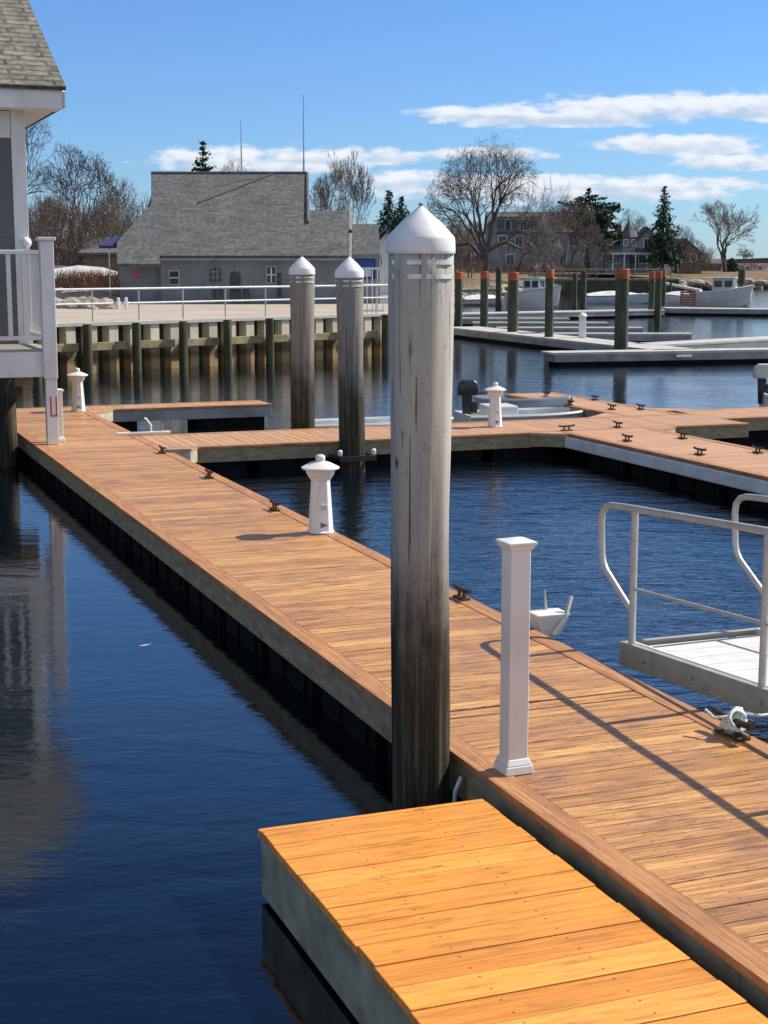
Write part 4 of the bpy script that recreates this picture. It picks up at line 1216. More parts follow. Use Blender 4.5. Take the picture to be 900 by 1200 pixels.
# ------------------------------------------------------------------ trees
def bare_tree(name, label, x, y, z, h, width, seed, mat='twig', levels=7, trunk_r=None, split=0.26, lean=0.0, spread=0.5, up=0.0, group='bare winter trees', stems=1, twigr=0.016, extra=0.5, limb0=4, fan=None, dome=.38):
    rd = random.Random(seed)
    t = thing(name, label, 'tree', (x, y, z), 0, group)
    T, C_ = MB(), MB()
    r0 = trunk_r or h * 0.022
    def limb(p, d, L, r, lv):
        n = 4 if lv < 2 else 3
        pts_ = [p]; q = p; dd = d.copy()
        wob = .08 if lv == 0 else .17
        for i in range(n):
            dd = (dd + Vector((rd.gauss(0, wob), rd.gauss(0, wob), rd.gauss(0, wob * .7) + up * (lv > 0)))).normalized()
            q = q + dd * (L / n); pts_.append(q)
        r1 = max(r * (.72 if lv < levels - 1 else .5), twigr * .5)
        (T if lv < 3 else C_).tube(pts_, max(r, twigr), 7 if lv == 0 else (5 if lv < 3 else 3), r1=r1, caps=False)
        if lv >= levels: return
        nk = limb0 if lv == 0 else (2 + (rd.random() < extra))
        for k in range(nk):
            f = 1.0 if k < 2 else rd.uniform(.55, .95)
            base = pts_[min(n, max(1, int(round(f * n))))]
            az = (2 * math.pi * k / nk + rd.uniform(-.6, .6))
            sp = spread * rd.uniform(.7, 1.25) * (.6 if (k == 0 and lv > 0) else 1.0)
            perp = dd.orthogonal().normalized()
            perp.rotate(Matrix.Rotation(az + lv * 1.3, 3, dd))
            nd = (dd * math.cos(sp) + perp * math.sin(sp)).normalized()
            if lv == 0 and fan:
                a_ = R(fan[k]); nd = Vector((math.sin(a_), rd.uniform(-.45, .45), math.cos(a_))).normalized()
                base = pts_[n if k % 2 else n - 1]
            limb(base, nd, L * rd.uniform(.68, .92) if lv else L * rd.uniform(.75, .95), r1 * rd.uniform(.66, .86), lv + 1)
    for s_ in range(stems):
        o_ = Vector((rd.gauss(0, .25), rd.gauss(0, .2), -0.2)) if stems > 1 else Vector((0, 0, -.2))
        dl = Vector((lean + (rd.gauss(0, .22) if stems > 1 else 0), rd.gauss(0, .1), 1)).normalized()
        limb(o_, dl, h * split, r0, 0)
    top = sorted(v[2] for v in C_.v)[int(len(C_.v) * .97)]
    xs = sorted(v[0] for v in C_.v)
    wx = xs[int(len(xs) * .985)] - xs[int(len(xs) * .015)]
    k = h / top; kx = width / wx
    sh_ = (xs[int(len(xs) * .5)] / top) if abs(lean) < .1 else 0
    for mm in (T, C_): mm.v = [(a - sh_ * c_, b, c_) for a, b, c_ in mm.v]
    cx = (xs[0] + xs[-1]) / 2 * 0
    for mm in (T, C_): mm.v = [(a * kx, b * kx, c_ * k) for a, b, c_ in mm.v]
    for mm in (T, C_):                       # keep the crown inside a rounded outline
        q_ = []
        for a, b, c_ in mm.v:
            if dome < 1 and c_ > .25 * h and abs(lean) < .1:
                zc = h * .52
                rr = math.sqrt((a / (width * .5)) ** 2 + (b / (width * .5)) ** 2 + ((c_ - zc) / (h - zc)) ** 2)
                if rr > .85:
                    f = (.85 + (rr - .85) * dome) / rr
                    a, b, c_ = a * f, b * f, zc + (c_ - zc) * f
            q_.append((a, b, c_))
        mm.v = q_
    T.build('trunk', MT['bark'], t, smooth='all')
    C_.build('crown', MT[mat], t)
    return t
def tpos(px, Y): return (px - 450) * Y / 1822
def zat(py, Y): return at(450, py, Y).z
GZ = 2.2
def bt(label, px, ytop, Y, gz, seed, wpx, **k):
    h = zat(ytop, Y) - gz
    return bare_tree('bare_tree', label, tpos(px, Y), Y, gz, h, wpx * Y / 1822, seed, **k)
bt('largest bare tree, wide rounded crown rising behind the orange topped piles', 570, 164, 118, 1.4, 11, 158, spread=.50, split=.30, trunk_r=.45, levels=8, limb0=7, extra=.62, fan=(-68, 66, -44, 40, -20, 18, 0), mat='bark')
bt('bare tree with upright branches partly hidden by the balcony at the left edge', 32, 128, 100, 2.0, 5, 100, spread=.45, levels=8, trunk_r=.24, up=.03, extra=.3, dome=.7)
bt('tall bare tree left of the shop roof', 98, 172, 102, 1.9, 21, 105, spread=.42, levels=8, trunk_r=.24, split=.2, limb0=5, up=.03, extra=.35, dome=.6)
bt('reddish brown bare tree crowding the bank behind the boat under wrap', 66, 226, 95, 1.8, 23, 80, mat='twig_red', split=.18, stems=3, levels=6, limb0=4, trunk_r=.08)
bt('brown bare tree touching the left end of the shop roof', 138, 205, 106, 1.8, 29, 60, mat='twig_red', split=.2, stems=2, levels=7, limb0=4, trunk_r=.12)
bt('low brown bare tree between the two tall trees at left', 52, 232, 112, 1.8, 33, 70, mat='twig_red', split=.18, stems=3, levels=6, limb0=4, trunk_r=.08)
bt('small brown bare tree nearest the navy awning', 118, 236, 92, 1.6, 37, 60, mat='twig_red', split=.18, stems=3, levels=6, limb0=4, trunk_r=.07)
bt('faint bare tree showing over the middle of the shop ridge', 278, 181, 170, 3.0, 41, 62, levels=8, limb0=4)
bt('orange brown bare tree right behind the end of the shop ridge', 386, 190, 122, 2.0, 43, 56, spread=.45, mat='twig_red', split=.2, levels=8, limb0=5, trunk_r=.2, up=.03, extra=.4, dome=.7)
bt('grey bare tree between the shop roof and the dark conifers', 416, 186, 126, 2.0, 47, 46, spread=.4, split=.18, levels=8, limb0=4, trunk_r=.16, up=.05, extra=.35, dome=.8)
bt('crooked leaning bare tree right of the largest tree', 600, 236, 124, 1.6, 53, 70, spread=.5, lean=.5, levels=6, trunk_r=.26, split=.45, limb0=3)
bt('bare tree leaning over the bank before the big grey house', 626, 222, 136, 1.7, 59, 62, spread=.5, lean=.15, levels=7, trunk_r=.2, split=.4, limb0=3)
bt('pale blossoming small tree above the white cabin boat', 640, 266, 126, 1.6, 61, 42, spread=.7, mat='twig_pale', levels=7, split=.25, limb0=4, twigr=.02)
bt('brown tangled tree in front of the long grey roof', 664, 232, 150, 2.0, 67, 80, spread=.55, mat='twig_red', levels=7, limb0=5, stems=2, trunk_r=.16)
bt('rounded bare tree behind the turreted house', 740, 243, 205, 2.4, 71, 46, levels=8, limb0=5, trunk_r=.2)
bt('bare tree with a dark trunk just right of the tall spruce', 792, 262, 170, 2.2, 73, 50, levels=7, limb0=5, trunk_r=.4, split=.3)
bt('lone pale bare tree with a forked trunk near the right edge', 848, 240, 190, 2.3, 79, 60, spread=.36, levels=7, split=.2, limb0=3, mat='twig_pale', trunk_r=.2, stems=2, up=.03, twigr=.018, dome=1)
bt('tiny far bare tree at the right of the lone pale tree', 872, 290, 260, 2.6, 83, 24, levels=6, twigr=.03)
bt('brown bare tree left of the largest tree behind the tall pile', 536, 250, 140, 1.8, 89, 46, mat='twig_red', levels=7, stems=2, trunk_r=.12)
bt('reddish bare tree in the gap before the dormer windows', 552, 256, 150, 1.8, 97, 40, mat='twig_red', levels=7, stems=2, trunk_r=.12)
bt('low bare tree at the foot of the big grey house', 690, 262, 158, 2.0, 101, 52, levels=7, limb0=4, stems=2, trunk_r=.12)
bt('low bare tree before the brown gabled house', 812, 280, 182, 2.2, 103, 34, mat='twig_red', levels=6, limb0=4, stems=2, trunk_r=.1)
bt('small bare tree at the left of the turreted house', 704, 288, 165, 2.0, 107, 30, mat='twig_red', levels=6, limb0=4, stems=2, trunk_r=.08)

def conifer(label, px, ytop, Y, gz, width, seed, kind='spruce'):
    rd = random.Random(seed)
    h = zat(ytop, Y) - gz
    t = thing('conifer', label, 'tree', (tpos(px, Y), Y, gz), 0, 'evergreen trees')
    MB().tube([(0, 0, -.2), (0, 0, h * .98)], h * .022, 7, r1=.04, caps=False).build('trunk', MT['bark'], t)
    m = MB()
    z0 = .14 if kind == 'spruce' else (.42 if kind == 'pine' else .05)
    nW = 26 if kind == 'spruce' else 14
    for i in range(nW):
        f = i / (nW - 1); z_ = h * (z0 + (1 - z0) * f)
        rad = width * (1 - f) ** .85 + .12 if kind == 'spruce' else width * (math.sin(math.pi * min(1, (f * .9 + .18))) ** .8) * rd.uniform(.7, 1.1)
        nb = 9 if kind == 'spruce' else 7
        for b in range(nb):
            az = rd.uniform(0, 2 * math.pi); rl = rad * rd.uniform(.65, 1.1)
            tip = Vector((math.cos(az) * rl, math.sin(az) * rl, z_ - rl * (.28 if kind == 'spruce' else -.15)))
            base = Vector((0, 0, z_))
            m.tube([base, tip], .035, 3, r1=.012, caps=False)
            n_ = max(4, int(rl * 11))
            for q in range(n_):
                u_ = rd.uniform(.15, 1.02); c_ = base.lerp(tip, u_)
                s_ = (.22 if kind == 'spruce' else .34) * rd.uniform(.6, 1.3) * (.6 + .4 * (1 - f))
                n3 = Vector((rd.gauss(0, 1), rd.gauss(0, 1), rd.gauss(0, .5) + .8)).normalized()
                a_ = n3.orthogonal().normalized() * s_; b_ = n3.cross(a_).normalized() * s_ * .5
                c_ = c_ + Vector((rd.gauss(0, .12), rd.gauss(0, .12), rd.gauss(-.08, .08)))
                k = len(m.v); m.v += [tuple(c_ - a_), tuple(c_ - b_), tuple(c_ + a_), tuple(c_ + b_)]; m.f.append((k, k + 1, k + 2, k + 3))
    m.build('crown', MT['needle'], t)
    return t
conifer('tall pointed spruce standing above the house roofs at right', 776, 219, 168, 2.2, 2.5, 1)
conifer('broad dark pine behind the long grey roof', 688, 222, 176, 2.2, 4.2, 2, 'pine')
conifer('lower dark pine at the right end of the long grey roof', 704, 240, 172, 2.2, 2.8, 9, 'pine')
conifer('lone dark conifer top poking above the shop ridge', 240, 167, 150, 3.0, 1.6, 3, 'pine')
conifer('dark spruce left of the tall pile cap, taller of two', 455, 224, 150, 2.0, 2.6, 4)
conifer('dark spruce just left of the tall pile cap, lower of two', 470, 231, 146, 2.0, 2.6, 5)
conifer('small dark evergreen bush on the point near the right edge', 857, 303, 200, 2.2, 1.0, 6)

brush('shore_shrubs', 'low brown shrubs along the bank of the far shore', [(tpos(px, Y), Y, 1.9) for px in range(545, 900, 7) for Y in (172 + (px - 545) * .11,)], 1.5, 2600, 'twig_red', 1.1)
# far-off wood reading as one mass behind the houses
m = MB()
for i in range(3600):
    px = rnd.choice([rnd.uniform(520, 720), rnd.uniform(520, 720), rnd.uniform(20, 180), rnd.uniform(780, 830)])
    Y = rnd.uniform(200, 240) if px > 400 else rnd.uniform(118, 150)
    topy = (268 + 10 * noise.noise(Vector((px * .03, 0, 0)))) if px > 400 else 226 + 14 * noise.noise(Vector((px * .05, 2, 0)))
    if px > 760: topy += 18
    hh = (zat(topy, Y) - 2) * rnd.uniform(.35, 1.0)
    x_ = tpos(px, Y); w_ = rnd.uniform(.02, .07)
    m.tube([(x_, Y, 1.5), (x_ + rnd.gauss(0, .3), Y, 2 + hh * .6), (x_ + rnd.gauss(0, .9), Y + rnd.gauss(0, .9), 2 + hh)], w_, 3, r1=.012, caps=False)
tag(m.build('distant_wood', MT['twig_red']), 'far bare woods reading as one brown mass behind the houses', 'woods', kind='stuff')

# ------------------------------------------------------------------ far houses
def box_house(name, label, px0, px1, Y, gz, yeave, yridge, depth, wall, roofm, rz=0.0, ridge_along='x'):
    x0, x1 = tpos(px0, Y), tpos(px1, Y)
    w = x1 - x0; ze = zat(yeave, Y) - gz; zr = zat(yridge, Y + depth * .5 if ridge_along == 'x' else Y) - gz
    t = thing(name, label, 'house', ((x0 + x1) / 2, Y, gz), rz)
    MB().bb(-w / 2, w / 2, 0, depth, -0.5, ze).build('wall', MT[wall], t)
    m = MB(); o = .3
    if ridge_along == 'x':
        m.slab([(-w / 2 - o, -o, ze), (w / 2 + o, -o, ze), (w / 2 + o, depth / 2, zr), (-w / 2 - o, depth / 2, zr)], .15)
        m.slab([(-w / 2 - o, depth / 2 + .002, zr), (w / 2 + o, depth / 2 + .002, zr), (w / 2 + o, depth + o, ze), (-w / 2 - o, depth + o, ze)], .15)
        for s_ in (-1, 1): MB().slab([(s_ * w / 2 * .99, 0.02, ze), (s_ * w / 2 * .99, depth - .02, ze), (s_ * w / 2 * .99, depth / 2, zr - .16)], .1).build('gable', MT[wall], t)
    else:
        m.slab([(-w / 2 - o, -o, ze), (0, -o, zr), (0, depth + o, zr), (-w / 2 - o, depth + o, ze)][::-1], .15)
        m.slab([(w / 2 + o, -o, ze), (w / 2 + o, depth + o, ze), (0.002, depth + o, zr), (0.002, -o, zr)], .15)
        MB().slab([(-w / 2, .03, ze), (w / 2, .03, ze), (0, .03, zr - .16)], .1).build('gable', MT[wall], t)
    m.build('roof', MT[roofm], t)
    return t, w, ze, zr
def win(t, x, z, w, h, y=0.0, frame='white'):
    f = MB().bb(x - w / 2, x + w / 2, y - .08, y - .01, z, z + h).build('window', MT[frame], t)
    MB().bb(x - w / 2 + .08, x - .02, y - .1, y - .082, z + .08, z + h - .08).bb(x + .02, x + w / 2 - .08, y - .1, y - .082, z + .08, z + h - .08).build('pane', MT['glass'], f)
t1, w1, ze1, zr1 = box_house('large_house', 'big grey house with a long dark roof and dormer windows behind the largest tree', 574, 702, 190, 2.2, 272, 248, 9, 'far_siding', 'far_roof')
for i, xx in enumerate((-5.4, -3.6, -1.6)):
    d = MB().bb(xx - .65, xx + .65, .2, 2.4, ze1 + .15, ze1 + 1.75).build('dormer', MT['far_siding'], t1)
    MB().bb(xx - .4, xx + .4, .1, .19, ze1 + .45, ze1 + 1.5).build('pane', MT['glass'], d)
    MB().bb(xx - .75, xx + .75, .05, 2.6, ze1 + 1.752, ze1 + 1.86).build('dormer_roof', MT['far_roof'], d)
for xx in (-5.2, -3.2, -1.0, 1.2, 3.4, 5.4): win(t1, xx, ze1 - 1.7, 1.0, 1.3)
for xx in (-4.2, 2.2, 5.2): win(t1, xx, .5, 1.0, 1.4)
t2, w2, ze2, zr2 = box_house('turreted_house', 'grey gabled house with a small conical turret, porch and brick chimney', 698, 776, 172, 2.2, 290, 271, 6, 'far_siding', 'far_roof')
tx = tpos(736, 172) - t2.location.x
MB().lathe([(.95, ze2 - .6), (.95, ze2 + 1.1)], 8, (tx, .3, 0)).build('turret', MT['far_siding'], t2)
MB().lathe([(1.2, ze2 + 1.1), (.5, ze2 + 2.0), (.04, zat(262, 172) - 2.2 + .4)], 8, (tx, .3, 0)).build('turret_roof', MT['far_roof'], t2)
for a in (-.45, .45):
    win(t2, tx + a, ze2 + .15, .5, .75, y=-.58)
gx = tpos(757, 172) - t2.location.x
MB().slab([(gx - 1.9, -.5, ze2 - .1), (gx + 1.9, -.5, ze2 - .1), (gx, -.5, zr2 + .2)], 1.5).build('front_gable', MT['far_siding'], t2)
MB().slab([(gx - 2.1, -.7, ze2 - .1), (gx, -.7, zr2 + .35), (gx, 2.5, zr2 + .35), (gx - 2.1, 2.5, ze2 - .1)][::-1], .12).slab([(gx + 2.1, -.7, ze2 - .1), (gx + 2.1, 2.5, ze2 - .1), (gx + .002, 2.5, zr2 + .35), (gx + .002, -.7, zr2 + .35)], .12).build('gable_roof', MT['far_roof'], t2)
win(t2, gx, ze2 + .1, .9, .9, y=-.5)
win(t2, -2.2, ze2 + .2, .7, .7, y=-.1)
MB().bb(-3.4, 2.9, -1.8, -.05, ze2 - .75, ze2 - .6).build('porch_roof', MT['white'], t2)
for i in range(6): MB().bb(-3.35 + i * 1.24, -3.23 + i * 1.24, -1.75, -1.63, 0, ze2 - .751).build('porch_post', MT['white'], t2)
for xx in (-2.6, -1.4, 1.4, 2.4): win(t2, xx, .7, .8, 1.0)
MB().bb(0.05, .95, -.06, -.012, 0, 1.7).build('door', MT['glass'], t2)
MB().bb(tpos(727, 172) - t2.location.x - .35, tpos(727, 172) - t2.location.x + .35, 2.2, 2.8, zr2 - .8, zat(266, 172) - 2.2 + .3).build('chimney', MT['brick'], t2)
t3, w3, ze3, zr3 = box_house('brown_house', 'brown shingled gabled house between the spruce and the lone pale tree', 784, 822, 186, 2.2, 298, 280, 6, 'brown_wall', 'far_roof', ridge_along='y')
win(t3, -.9, .9, .8, 1.0); win(t3, .9, .9, .8, 1.0); win(t3, 0, ze3 + .2, .7, .7)
t4, w4, ze4, zr4 = box_house('white_cottage', 'small pale cottage low behind the dark trunked tree at right', 772, 786, 182, 2.2, 306, 299, 4, 'buff', 'far_roof')
win(t4, 0, .5, .5, .6)
t5, w5, ze5, zr5 = box_house('waterside_shed', 'long low brown shed on the shore at the far right edge', 866, 935, 206, 1.5, 322, 313, 6, 'brown_wall', 'twig_red')
for xx in (-2.8, -1.2, .6): win(t5, xx, .5, .7, .7)
t6, w6, ze6, zr6 = box_house('low_house', 'low dark house on the point between the lone pale tree and the shed', 828, 846, 214, 2.2, 309, 303, 5, 'brown_wall', 'far_roof')
win(t6, 0, .3, .6, .6)
t7, w7, ze7, zr7 = box_house('white_house', 'pale house glimpsed between the shop and the tall pile', 437, 470, 84, 1.3, 291, 268, 6, 'boat_white', 'far_roof', ridge_along='y')
win(t7, -.35, 1.5, .3, .55); win(t7, .3, .3, .3, .6)
t8, w8, ze8, zr8 = box_house('grey_house', 'low grey roofed house among the bare trees behind the navy awning', 100, 150, 90, 1.6, 296, 278, 5, 'brown_wall', 'far_roof')
win(t8, -.6, .3, .4, .5)

# timber pier on the far shore with posts
tp = thing('timber_pier', 'low timber pier on posts along the far bank beneath the turreted house', 'pier', (tpos(735, 150), 150, 0), R(8))
MB().bb(-9, 4.5, -.8, .8, 1.35, 1.55).build('deck', MT['timber_wet'], tp)
for i in range(14):
    MB().tube([(-8.8 + i * 1.0, -.6, -.5), (-8.8 + i * 1.0, -.6, 1.349)], .11, 6).build('pile', MT['pile_dark'], tp)
for z_ in (2.0, 2.4): MB().tube([(-9, -.7, z_), (4.5, -.7, z_)], .04, 5).build('rail', MT['fascia'], tp)
for i in range(8): MB().tube([(-8.8 + i * 1.85, -.7, 1.551), (-8.8 + i * 1.85, -.7, 2.4)], .04, 5).build('rail_post', MT['fascia'], tp)
tr = thing('shore_ramp', 'pale boat ramp sloping to the water left of the grey cabin boat', 'ramp', (tpos(792, 158), 158, 0), R(-20))
MB().add([(-2.6, -.9, 1.35), (2.6, -.9, .35), (2.6, .9, .35), (-2.6, .9, 1.35), (-2.6, -.9, 1.15), (2.6, -.9, .15), (2.6, .9, .15), (-2.6, .9, 1.15)],
         [(0, 1, 2, 3), (4, 7, 6, 5), (0, 4, 5, 1), (1, 5, 6, 2), (2, 6, 7, 3), (3, 7, 4, 0)]).build('ramp_deck', MT['boat_white'], tr)
for s_ in (-.85, .85): MB().tube([(-2.6, s_, 2.0), (2.6, s_, 1.0)], .04, 5).build('rail', MT['alu'], tr)
# low timber wall on the nearer bank
tw = thing('retaining_wall', 'low pale retaining wall on the bank between the first orange topped piles', 'wall', (tpos(552, 122), 122, 0), R(50))
MB().bb(-3, 3.5, 0, .3, -.4, .95).build('wall_face', MT['fascia_pale'], tw)
MB().bb(-3.1, 3.6, -.1, .4, .952, 1.08).build('wall_cap', MT['cap'], tw)
tw = thing('seawall', 'dark timber seawall under the dry grass bank behind the white cabin boat', 'wall', (tpos(700, 160), 160, 0), R(12))
MB().bb(-14, 9, 0, .4, -.4, 1.3).build('wall_face', MT['pile_dark'], tw)
MB().bb(-14.1, 9.1, -.1, .5, 1.302, 1.45).build('wall_cap', MT['timber_wet'], tw)
tw = thing('pier_shed', 'dark waterside pier with brown posts at the far right', 'pier', (tpos(905, 196), 196, 0), 0)
MB().bb(-7, 9, -1, 1, .95, 1.2).build('deck', MT['timber_wet'], tw)
for i in range(9): MB().tube([(-6.8 + i * 1.9, -.8, -.5), (-6.8 + i * 1.9, -.8, .949)], .14, 6).build('pile', MT['pile_dark'], tw)

# ------------------------------------------------------------------ grey marina docks
def pontoon(label, pts_, w_top=0.0, z=0.4, mat='grey_dock', side='grey_side', name='grey_pontoon', h=0.38, group='grey docks of the far marina'):
    """quad given by its four corners on the top plane"""
    P = [Vector(p) for p in pts_]
    c = sum(P, Vector((0, 0, 0))) / len(P)
    t = thing(name, label, 'dock', (c.x, c.y, 0), 0, group)
    Q = [(p.x - c.x, p.y - c.y) for p in P]
    MB().prism(Q, z - .07, z).build('decking', MT[mat], t)
    k = .985
    MB().prism([(a * k, b * k) for a, b in Q], z - h + .1, z - .071).build('side_board', MT[side], t)
    MB().prism([(a * k * .97, b * k * .97) for a, b in Q], -.3, z - h + .099).build('float', MT['float'], t)
    return t
def gz_(x, y, z=.4): return gnd(x, y, z)
a0, a1 = gz_(522, 383), gz_(768, 410)
dv = (a1 - a0).normalized(); nv = Vector((-dv.y, dv.x, 0)) 
pontoon('long grey dock slanting back past the orange topped piles', [a0, a1, a1 + nv * 1.5, a0 + nv * 1.5])
b0, b1 = gz_(648, 413.5), gz_(905, 409.5)
bdir = (b1 - b0).normalized(); bn = Vector((-bdir.y, bdir.x, 0))
b1 = b0 + bdir * 11
pontoon('nearest grey pontoon with a rounded left end, crossing to the right edge', [b0, b1, b1 + bn * 1.0, b0 + bn * 1.0])
for k, (q) in enumerate(((6.4, 'grey fender strip on the nearest pontoon, left one'), (8.6, 'grey fender strip on the nearest pontoon, right one'))):
    pass
c0, c1 = gz_(775, 404), gz_(905, 397)
cd = (c1 - c0).normalized(); cn = Vector((-cd.y, cd.x, 0)); c1 = c0 + cd * 8
pontoon('grey pontoon just behind the nearest one at the right edge', [c0, c1, c1 + cn * 1.3, c0 + cn * 1.3])
# white fender strips on the two pontoons
for (px, py, dq, bse, lab) in ((850, 399, cd, 0, 'white fender strip on the second grey pontoon'), (824, 420, bdir, 1, 'white fender strip on the nearest grey pontoon')):
    pt = gnd(px, py, .25) 
    o_ = c0 if bse == 0 else b0
    nn = cn if bse == 0 else bn
    rel = pt - o_; s_ = rel.dot(dq)
    pos = o_ + dq * s_ - nn * .03
    f = MB().box((0, 0, 0), (.5, .06, .07)).build('fender_strip', MT['white'], None, bevel=.01, loc=(pos.x, pos.y, .24), rz=math.atan2(dq.y, dq.x))
    tag(f, lab, 'fender')
for (xe, ye, lab) in ((812, 391, 'grey finger pontoon, nearest of the four pointing right'), (755, 384, 'grey finger pontoon, second nearest of the four'),
                      (713, 378, 'grey finger pontoon, third of the four'), (668, 373, 'grey finger pontoon, farthest of the four')):
    e = gz_(xe, ye); L = 6.5 if xe > 800 else 6.0
    pontoon(lab, [e - Vector((L, -.2, 0)), e, e + Vector((0, .8, 0)), e + Vector((-L, 1.0, 0))], name='finger_pontoon', group='grey finger pontoons')
e0, e1 = gz_(534, 368), gz_(780, 363)
pontoon('far grey dock carrying the two cabin boats, left half', [e0, e1, e1 + Vector((0, 2.2, 0)), e0 + Vector((0, 2.2, 0))])
f0, f1 = gz_(782, 361), gz_(905, 364)
pontoon('far grey dock carrying the two cabin boats, right half', [f0, f1 + Vector((6, 0, 0)), f1 + Vector((6, 2.2, 0)), f0 + Vector((0, 2.2, 0))])
p = gnd(683, 396, .4)
t = thing('dock_pedestal', 'small plain white pedestal on the slanting grey dock', 'dock light', (p.x, p.y + .2, .404))
MB().box((0, 0, .36), (.26, .26, .72), top=(.22, .22)).build('body', MT['white'], t, bevel=.03)
MB().lathe([(.15, .72), (.17, .76), (.12, .84), (.03, .88)], 12).build('dome', MT['white'], t, smooth=True)

# ------------------------------------------------------------------ boats
def cabin_boat(name, label, x, y, rz, L, Bm, H, hullm, cabm, trimm):
    t = thing(name, label, 'boat', (x, y, 0), rz)
    m = MB(); hull(m, L, Bm, H, .55, 14); m.build('hull', MT[hullm], t, smooth=True)
    m = MB(); rows_ = hull(MB(), L, Bm, H, .55, 14)
    for s_ in (3, 4):
        MB().tube([Vector(r[s_]) + Vector((0, 0, .03)) for r in rows_], .04, 5).build('rub_rail', MT[trimm], t)
    cx = L * .05; cl_ = L * .34; cw_ = Bm * .68; ch = .95
    z0 = H + .08
    # cabin: slanted windscreen
    m = MB().add([(cx - cl_ / 2, -cw_ / 2, z0), (cx + cl_ / 2 + .25, -cw_ / 2, z0), (cx + cl_ / 2 + .25, cw_ / 2, z0), (cx - cl_ / 2, cw_ / 2, z0),
                  (cx - cl_ / 2, -cw_ / 2, z0 + ch), (cx + cl_ / 2, -cw_ / 2, z0 + ch), (cx + cl_ / 2, cw_ / 2, z0 + ch), (cx - cl_ / 2, cw_ / 2, z0 + ch)],
                 [(0, 3, 2, 1), (4, 5, 6, 7), (0, 1, 5, 4), (1, 2, 6, 5), (2, 3, 7, 6), (3, 0, 4, 7)])
    cb = m.build('cabin', MT[cabm], t, bevel=.03)
    MB().bb(cx - cl_ / 2 - .7, cx + cl_ / 2 + .15, -cw_ / 2 - .08, cw_ / 2 + .08, z0 + ch + .002, z0 + ch + .07).build('cabin_roof', MT[trimm], t, bevel=.02)
    for s_ in (-1, 1):
        for i in range(2):
            xa = cx - cl_ / 2 + .12 + i * cl_ * .5; xb = xa + cl_ * .38
            yo = s_ * (cw_ / 2 + .006)
            MB().add([(xa, yo, z0 + .35), (xb, yo, z0 + .35), (xb, yo, z0 + ch - .14), (xa, yo, z0 + ch - .14)] + [(xa, yo + s_ * .012, z0 + .35), (xb, yo + s_ * .012, z0 + .35), (xb, yo + s_ * .012, z0 + ch - .14), (xa, yo + s_ * .012, z0 + ch - .14)],
                     [(0, 1, 2, 3), (4, 7, 6, 5), (0, 4, 5, 1), (1, 5, 6, 2), (2, 6, 7, 3), (3, 7, 4, 0)]).build('side_window', MT['glass'], cb)
    for i in range(3):
        ya = -cw_ / 2 + .07 + i * (cw_ - .08) / 3; yb = ya + (cw_ - .08) / 3 - .07
        def fx(z): return cx + cl_ / 2 + .25 * (1 - (z - z0) / ch) + .008
        za, zb = z0 + .38, z0 + ch - .12
        MB().add([(fx(za), ya, za), (fx(za), yb, za), (fx(zb), yb, zb), (fx(zb), ya, zb), (fx(za) + .012, ya, za), (fx(za) + .012, yb, za), (fx(zb) + .012, yb, zb), (fx(zb) + .012, ya, zb)],
                 [(0, 3, 2, 1), (4, 5, 6, 7), (0, 1, 5, 4), (1, 2, 6, 5), (2, 3, 7, 6), (3, 0, 4, 7)]).build('windscreen', MT['glass'], cb)
    MB().tube([(cx - .2, 0, z0 + ch + .07), (cx - .2, 0, z0 + ch + .8)], .02, 5).build('mast', MT['galv'], t)
    for i in range(4):
        xx = L * .26 + i * L * .06
        MB().tube([(xx, -Bm * .30 * (1 - i * .14), H + .35), (xx, -Bm * .30 * (1 - i * .14), H + .62)], .015, 4).build('bow_rail_post', MT['alu_deck'], t)
    return t
p = gnd(641, 363, 0)
cabin_boat('cabin_boat', 'white cabin boat with pale teal roof moored behind the orange topped piles', p.x - .2, 106.5, R(-48), 4.2, 2.2, .92, 'boat_white', 'boat_white', 'boat_teal')
p = gnd(842, 358, 0)
cabin_boat('cabin_boat', 'grey hulled cabin boat with three dark windows near the right edge', p.x, 110.5, R(-20), 4.2, 2.0, .90, 'boat_grey', 'boat_grey', 'boat_white')
def covered(label, px, Y, L, rz, hullm, top, H=.55):
    t = thing('covered_boat', label, 'boat', (tpos(px, Y), Y, 0), rz)
    m = MB(); hull(m, L, 1.7, H, .25); m.build('hull', MT[hullm], t, smooth=True)
    m = MB(); n = 8
    for i in range(n + 1):
        u_ = i / n; x_ = -L * .48 + L * .93 * u_; hb = .8 * (1 - max(0, (u_ - .5) * 2) ** 2.2) + .02; zz = H + .08 + .35 * math.sin(math.pi * min(1, u_ * .9 + .1))
        m.v += [(x_, -hb, H + .08 + .2 * u_ * u_), (x_, -hb * .5, zz), (x_, hb * .5, zz), (x_, hb, H + .08 + .2 * u_ * u_)]
    for i in range(n):
        for j in range(4): m.f.append((i * 4 + j, i * 4 + (j + 1) % 4, (i + 1) * 4 + (j + 1) % 4, (i + 1) * 4 + j))
    m.f += [(0, 3, 2, 1), (n * 4, n * 4 + 1, n * 4 + 2, n * 4 + 3)]
    m.build('cover', MT[top], t, smooth=True)
    return t
covered('long pale covered boat moored between the plain piles and the far orange pair', 724, 117, 5.0, R(4), 'boat_blue', 'wrap', .5)
covered('white covered boat moored just left of the grey cabin boat', 795, 116, 3.4, R(175), 'boat_white', 'wrap', .5)
covered('low grey covered boat moored left of the white cabin boat', 570, 112, 3.6, R(10), 'boat_grey', 'wrap', .35)
